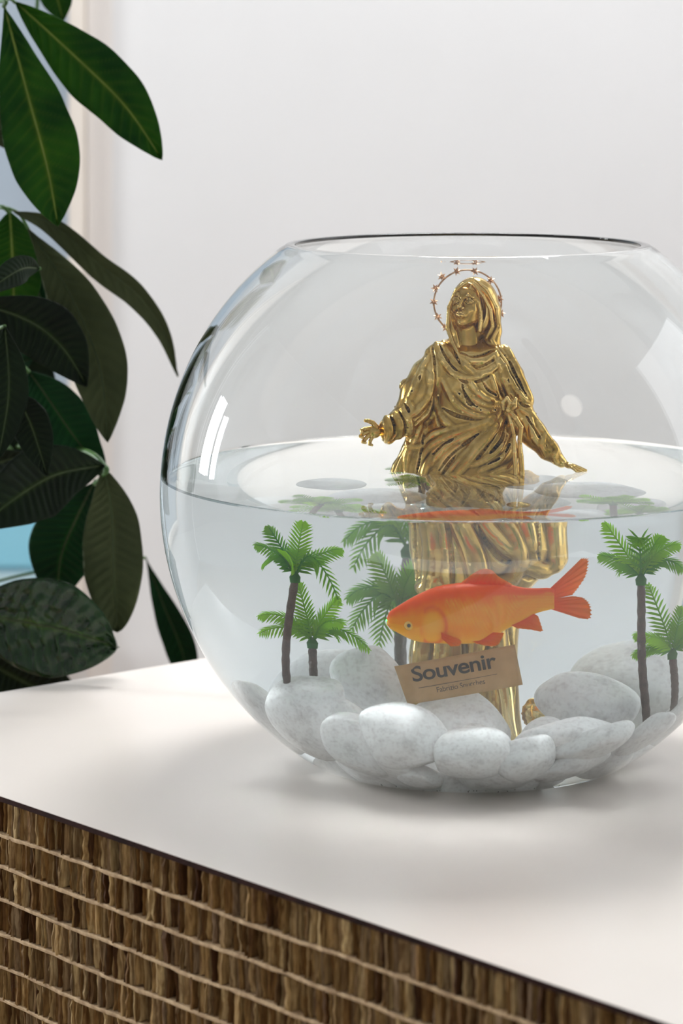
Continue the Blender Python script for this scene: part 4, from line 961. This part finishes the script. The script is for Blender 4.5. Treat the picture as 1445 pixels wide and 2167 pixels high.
# ------------------------------------------------------------------ the plant on the left
def leaf_material(name, c_dark, c_lite, vein, rough, trans, coat=0.0, blotch=0.35):
    m, N, L, B_ = nt(name)
    B_.inputs['Roughness'].default_value = rough; B_.inputs['Specular IOR Level'].default_value = 0.22; B_.inputs['Coat Weight'].default_value = coat; B_.inputs['Coat Roughness'].default_value = 0.2
    at = N.new('ShaderNodeAttribute'); at.attribute_name = 'tint'
    tc = N.new('ShaderNodeTexCoord'); nz = N.new('ShaderNodeTexNoise'); nz.inputs['Scale'].default_value = 26; nz.inputs['Detail'].default_value = 5; L.new(tc.outputs['Object'], nz.inputs['Vector'])
    rp = ramp(N, [(0.35, c_dark), (0.70, c_lite)]); L.new(nz.outputs['Fac'], rp.inputs['Fac'])
    mx = N.new('ShaderNodeMix'); mx.data_type = 'RGBA'; mx.inputs['B'].default_value = (*vein, 1); L.new(at.outputs['Fac'], mx.inputs['Factor']); L.new(rp.outputs['Color'], mx.inputs['A'])
    L.new(mx.outputs['Result'], B_.inputs['Base Color'])
    t = N.new('ShaderNodeBsdfTranslucent'); L.new(mx.outputs['Result'], t.inputs['Color'])
    ms = N.new('ShaderNodeMixShader'); ms.inputs[0].default_value = trans; L.new(B_.outputs[0], ms.inputs[1]); L.new(t.outputs[0], ms.inputs[2]); L.new(ms.outputs[0], N['Material Output'].inputs['Surface'])
    return m
LM = {
 'bright': leaf_material('leaf_bright_green', (0.002, 0.050, 0.001), (0.026, 0.125, 0.002), (0.12, 0.20, 0.010), 0.55, 0.22),
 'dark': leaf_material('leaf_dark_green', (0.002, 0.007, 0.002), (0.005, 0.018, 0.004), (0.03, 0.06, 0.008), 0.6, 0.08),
 'grey': leaf_material('leaf_grey_underside', (0.042, 0.056, 0.022), (0.066, 0.084, 0.034), (0.09, 0.11, 0.045), 0.7, 0.10),
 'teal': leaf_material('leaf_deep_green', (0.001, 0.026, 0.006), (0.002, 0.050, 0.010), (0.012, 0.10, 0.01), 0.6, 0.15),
 'gloss': leaf_material('leaf_glossy_wrinkled', (0.003, 0.022, 0.003), (0.008, 0.048, 0.006), (0.06, 0.13, 0.014), 0.22, 0.06, 0.6),
}
M['midrib'] = mat('leaf_midrib', (0.13, 0.20, 0.02), (0.20, 0.28, 0.04), 60, 0.5)
M['midrib_dark'] = mat('leaf_midrib_dark', (0.022, 0.042, 0.010), (0.045, 0.070, 0.018), 60, 0.5)
M['stem'] = mat('green_stem', (0.03, 0.10, 0.015), (0.07, 0.17, 0.03), 60, 0.5)
M['bark'] = mat('brown_bark', (0.06, 0.04, 0.02), (0.16, 0.11, 0.06), 40, 0.8, bump=0.8)
M['pot'] = mat('white_ceramic', (0.75, 0.74, 0.72), (0.8, 0.79, 0.77), 10, 0.25)
M['soil'] = mat('potting_soil', (0.02, 0.013, 0.008), (0.05, 0.03, 0.02), 120, 0.95, bump=1)
plant = empty('potted_plant', (-0.85, 0.62, 0), 'tall potted plant with long drooping green leaves behind the left end of the table', 'plant')

def leaf(mid, Y0, Y1, width, kind, peak=0.55, roll=0.0, vf=0.12, wr=0.0, seed=0, nv=17, wl=1.0, wr_=1.0, sag=0.0, prof=0.85):
    """blade grown about a midrib that passes the given pixels at distances Y0 (stalk) to Y1 (tip)"""
    n = len(mid); C = bez([P(x, y, Y0+(Y1-Y0)*i/(n-1)+sag*math.sin(PI*i/(n-1))) for i, (x, y) in enumerate(mid)], 97)
    W = width/F*(Y0+Y1)/2/2; V, Fc, T = [], [], []; nu = 96; ns = 10
    th = 0.0004
    for i in range(nu+1):
        t = i/nu; p = C[i]; tg = (C[min(nu, i+1)]-C[max(0, i-1)]).normalized()
        side = tg.cross(Vector((0, -1, 0))).normalized(); nrm = side.cross(tg).normalized()
        if nrm.y > 0: nrm = -nrm
        if abs(roll) > 0: 
            Rr = Matrix.Rotation(roll, 3, tg); side = Rr @ side; nrm = Rr @ nrm
        a = math.log(0.5)/math.log(peak); s_ = math.sin(PI*t**a)**prof if 0 < t < 1 else 0
        for j in range(-ns, ns+1):
            u = j/ns; ww = W*(wl if u < 0 else wr_)*s_*(1+0.05*noise.noise(Vector((t*7, seed*3.7, u))))
            slant = t*nv-abs(u)*1.7
            vn = math.cos(2*PI*slant)
            hgt = -vf*W*2*(1-abs(u))**1.5*0.6+W*0.035*vn*(1-abs(u)**3)*min(1, abs(u)*4)+W*0.10*noise.noise(Vector((t*5, u*1.5, seed*1.3)))*abs(u)
            if wr: hgt += wr*W*noise.noise(Vector((t*14+abs(u)*4, u*7, seed)))*(1-abs(u)**4)
            V.append(p+side*(u*ww)+nrm*hgt)
            T.append(0.22*max(0, (vn-0.6)/0.4)*(0.25+0.75*(1-abs(u)))+(0.8*max(0, 1-abs(u)*9)))
    m_ = 2*ns+1
    for i in range(nu):
        for j in range(m_-1): a = i*m_+j; Fc.append((a, a+1, a+m_+1, a+m_))
    me = mesh('leaf', V, Fc); set_tint(me, [(t_, t_, t_) for t_ in T])
    o = link('leaf', me, LM[kind], plant)
    md = o.modifiers.new('thickness', 'SOLIDIFY'); md.thickness = 0.0004; md.offset = 0
    hl = W*0.0
    # the midrib lies on the fold of the blade
    rb = [(V[i*m_+ns])+Vector((0, -0.0003, 0)) for i in range(0, 94, 4)]
    V2, F2 = tube_data(rb, [W*0.032*(1-0.75*k/23)+0.0003 for k in range(24)], 6)
    link('midrib', fix_normals(mesh('midrib', V2, F2)), M['midrib' if kind == 'bright' else 'midrib_dark'], o)
    return o
leaf([(8, 12), (55, 190), (98, 350), (122, 478)], 2.10, 2.06, 152, 'bright', 0.56, seed=1, vf=0.10, wl=1.02)
leaf([(32, 4), (150, 112), (262, 222), (343, 338)], 2.12, 2.10, 128, 'bright', 0.52, seed=2, vf=0.10, prof=0.8, nv=15)
leaf([(60, -110), (110, -30), (134, 44)], 2.25, 2.25, 70, 'bright', 0.6, seed=3)
leaf([(-60, 140), (-25, 240), (22, 318)], 2.2, 2.2, 70, 'grey', 0.5, seed=4)
leaf([(-60, 10), (-80, 180), (-70, 330)], 2.1, 2.1, 110, 'bright', 0.5, seed=41)
leaf([(20, 447), (26, 560), (30, 720)], 2.14, 2.14, 128, 'bright', 0.5, seed=5)
leaf([(28, 448), (110, 478), (205, 560), (288, 625), (345, 705), (376, 798)], 2.12, 2.20, 62, 'grey', 0.46, seed=6, roll=0.35, vf=0.2, prof=0.9, wl=0.9)
leaf([(58, 482), (140, 610), (208, 770), (228, 936)], 2.13, 2.10, 128, 'grey', 0.58, seed=7)
leaf([(84, 568), (40, 572), (-40, 625)], 2.06, 2.02, 60, 'dark', 0.5, seed=8)
leaf([(-50, 640), (60, 680), (130, 735), (184, 818)], 2.08, 2.08, 130, 'dark', 0.5, seed=9)
leaf([(60, 786), (105, 850), (160, 930), (226, 1010)], 2.16, 2.16, 118, 'teal', 0.5, seed=10)
leaf([(10, 690), (18, 830), (-5, 975)], 2.02, 2.00, 84, 'dark', 0.5, seed=11)
leaf([(30, 830), (65, 900), (100, 1008)], 2.05, 2.03, 84, 'dark', 0.5, seed=12)
leaf([(222, 985), (120, 1005), (40, 1050), (-50, 1120)], 2.10, 2.06, 150, 'dark', 0.5, seed=13)
leaf([(200, 1020), (160, 1100), (128, 1180), (120, 1275)], 2.17, 2.20, 150, 'teal', 0.55, seed=14)
leaf([(220, 990), (236, 1090), (240, 1210), (248, 1338)], 2.13, 2.13, 128, 'grey', 0.58, seed=15, prof=0.62)
leaf([(-90, 1300), (10, 1312), (130, 1335), (248, 1372)], 2.12, 2.09, 205, 'gloss', 0.58, seed=16, wr=0.15, prof=0.72, nv=13)
leaf([(308, 1180), (345, 1280), (385, 1380), (400, 1470)], 2.34, 2.34, 66, 'teal', 0.6, seed=17)
leaf([(-120, 1400), (20, 1415), (165, 1462)], 2.36, 2.36, 130, 'dark', 0.5, seed=18)
leaf([(-40, 700), (30, 800), (60, 980)], 2.26, 2.26, 170, 'dark', 0.5, seed=19)
leaf([(-60, 560), (0, 640), (92, 700)], 2.28, 2.28, 150, 'dark', 0.5, seed=20)
leaf([(-80, 900), (10, 960), (110, 1010)], 2.28, 2.28, 150, 'teal', 0.5, seed=21)
leaf([(-120, 1030), (-60, 1000), (60, 960)], 2.24, 2.2, 90, 'dark', 0.5, seed=22)
leaf([(60, 560), (86, 640), (90, 720)], 2.3, 2.3, 60, 'teal', 0.5, seed=23)
leaf([(-100, 760), (-20, 780), (70, 760)], 2.22, 2.2, 90, 'teal', 0.5, seed=24)
leaf([(-60, 1385), (40, 1440), (150, 1490)], 2.30, 2.30, 150, 'dark', 0.5, seed=25)
# stalks from the hidden stem on the left
def stalk(pts, r): link('stalk', tube('stalk', bez([P(*p) for p in pts], 20), r, 8), M['stem'], plant)
TX = -150
stalk([(TX, 120, 2.3), (-60, 20, 2.2), (8, 2, 2.10), (8, 14, 2.10)], 0.0016)
stalk([(8, 2, 2.10), (22, -2, 2.11), (32, 6, 2.12)], 0.0012)
stalk([(TX, 560, 2.3), (-60, 450, 2.2), (0, 438, 2.14), (22, 450, 2.14)], 0.0018)
stalk([(16, 440, 2.14), (40, 452, 2.13), (60, 484, 2.13)], 0.0012)
stalk([(TX, 760, 2.3), (0, 740, 2.2), (30, 760, 2.16), (62, 788, 2.16)], 0.0016)
stalk([(TX, 1000, 2.36), (60, 940, 2.25), (180, 955, 2.15), (222, 988, 2.12), (224, 1000, 2.12)], 0.0022)
stalk([(224, 1000, 2.12), (210, 1015, 2.15), (200, 1024, 2.17)], 0.0014)
stalk([(TX, 1240, 2.36), (-120, 1280, 2.2), (-88, 1300, 2.12)], 0.0020)
stalk([(TX, 700, 2.30), (-80, 640, 2.15), (-48, 640, 2.08)], 0.0016)
stalk([(78, -160, 2.3), (80, -60, 2.27), (62, -108, 2.25)], 0.0012); stalk([(84, -120, 2.3), (78, 20, 2.28), (72, 30, 2.28)], 0.0016)
for k, (a, b) in enumerate([((-60, 140), 2.2), ((-60, 10), 2.1), ((84, 568), 2.06), ((10, 690), 2.02), ((30, 830), 2.05), ((-120, 1400), 2.36), ((-40, 700), 2.26), ((-60, 560), 2.28), ((-80, 900), 2.28), ((-120, 1030), 2.24), ((60, 560), 2.3), ((-100, 760), 2.22), ((-60, 1385), 2.30), ((308, 1180), 2.34), ((60, -110), 2.25)]):
    stalk([(TX+(k % 3)*6, a[1]+90, 2.38), ((TX+a[0])/2, a[1]+30, 2.36 if a[0] > 0 else b+0.05), (a[0], a[1], b)], 0.0013)
tb = Vector((P(TX, 0, 2.38).x, P(TX, 0, 2.38).y, 0))
trunk = link('trunk', tube('trunk', bez([tb+Vector((0, 0, 0.34)), tb+Vector((0.012, 0, 0.6)), tb+Vector((-0.008, 0, 0.9)), tb+Vector((0, 0, 1.30))], 30), [0.016-0.0003*i for i in range(30)], 12), M['bark'], plant)
link('pot', fix_normals(revolve('pot', [(0, 0.0), (0.11, 0.0), (0.12, 0.02), (0.15, 0.34), (0.155, 0.38), (0.147, 0.38), (0.14, 0.34), (0, 0.33)], 64, (tb.x, tb.y))), M['pot'], plant)
link('soil', fix_normals(revolve('soil', [(0, 0.335), (0.139, 0.335), (0.139, 0.345), (0, 0.352)], 48, (tb.x, tb.y))), M['soil'], plant)

# pale blue box on the sill behind the leaves
x0, x1 = P(-200, 0, 3.36).x, P(84, 0, 3.36).x
bx = empty('storage_box', ((x0+x1)/2, wall_y-0.01, 0.53), 'light blue blurred box on the window sill behind the lower leaves', 'box')
M['blue'] = mat('light_blue_plastic', (0.22, 0.58, 0.76), (0.28, 0.64, 0.80), 5, 0.4); M['pale'] = mat('pale_blue_plastic', (0.50, 0.70, 0.78), None, 5, 0.4)
zt, zb = P(0, 1085, 3.36).z, P(0, 1206, 3.36).z
link('body', box_mesh('b', x0, x1, wall_y-0.028, wall_y+0.028, zb, zt, 0.006), M['blue'], bx, False)
link('foot', box_mesh('b', x0+0.004, x1-0.004, wall_y-0.026, wall_y+0.026, 0.53, zb, 0.003), M['pale'], bx, False)
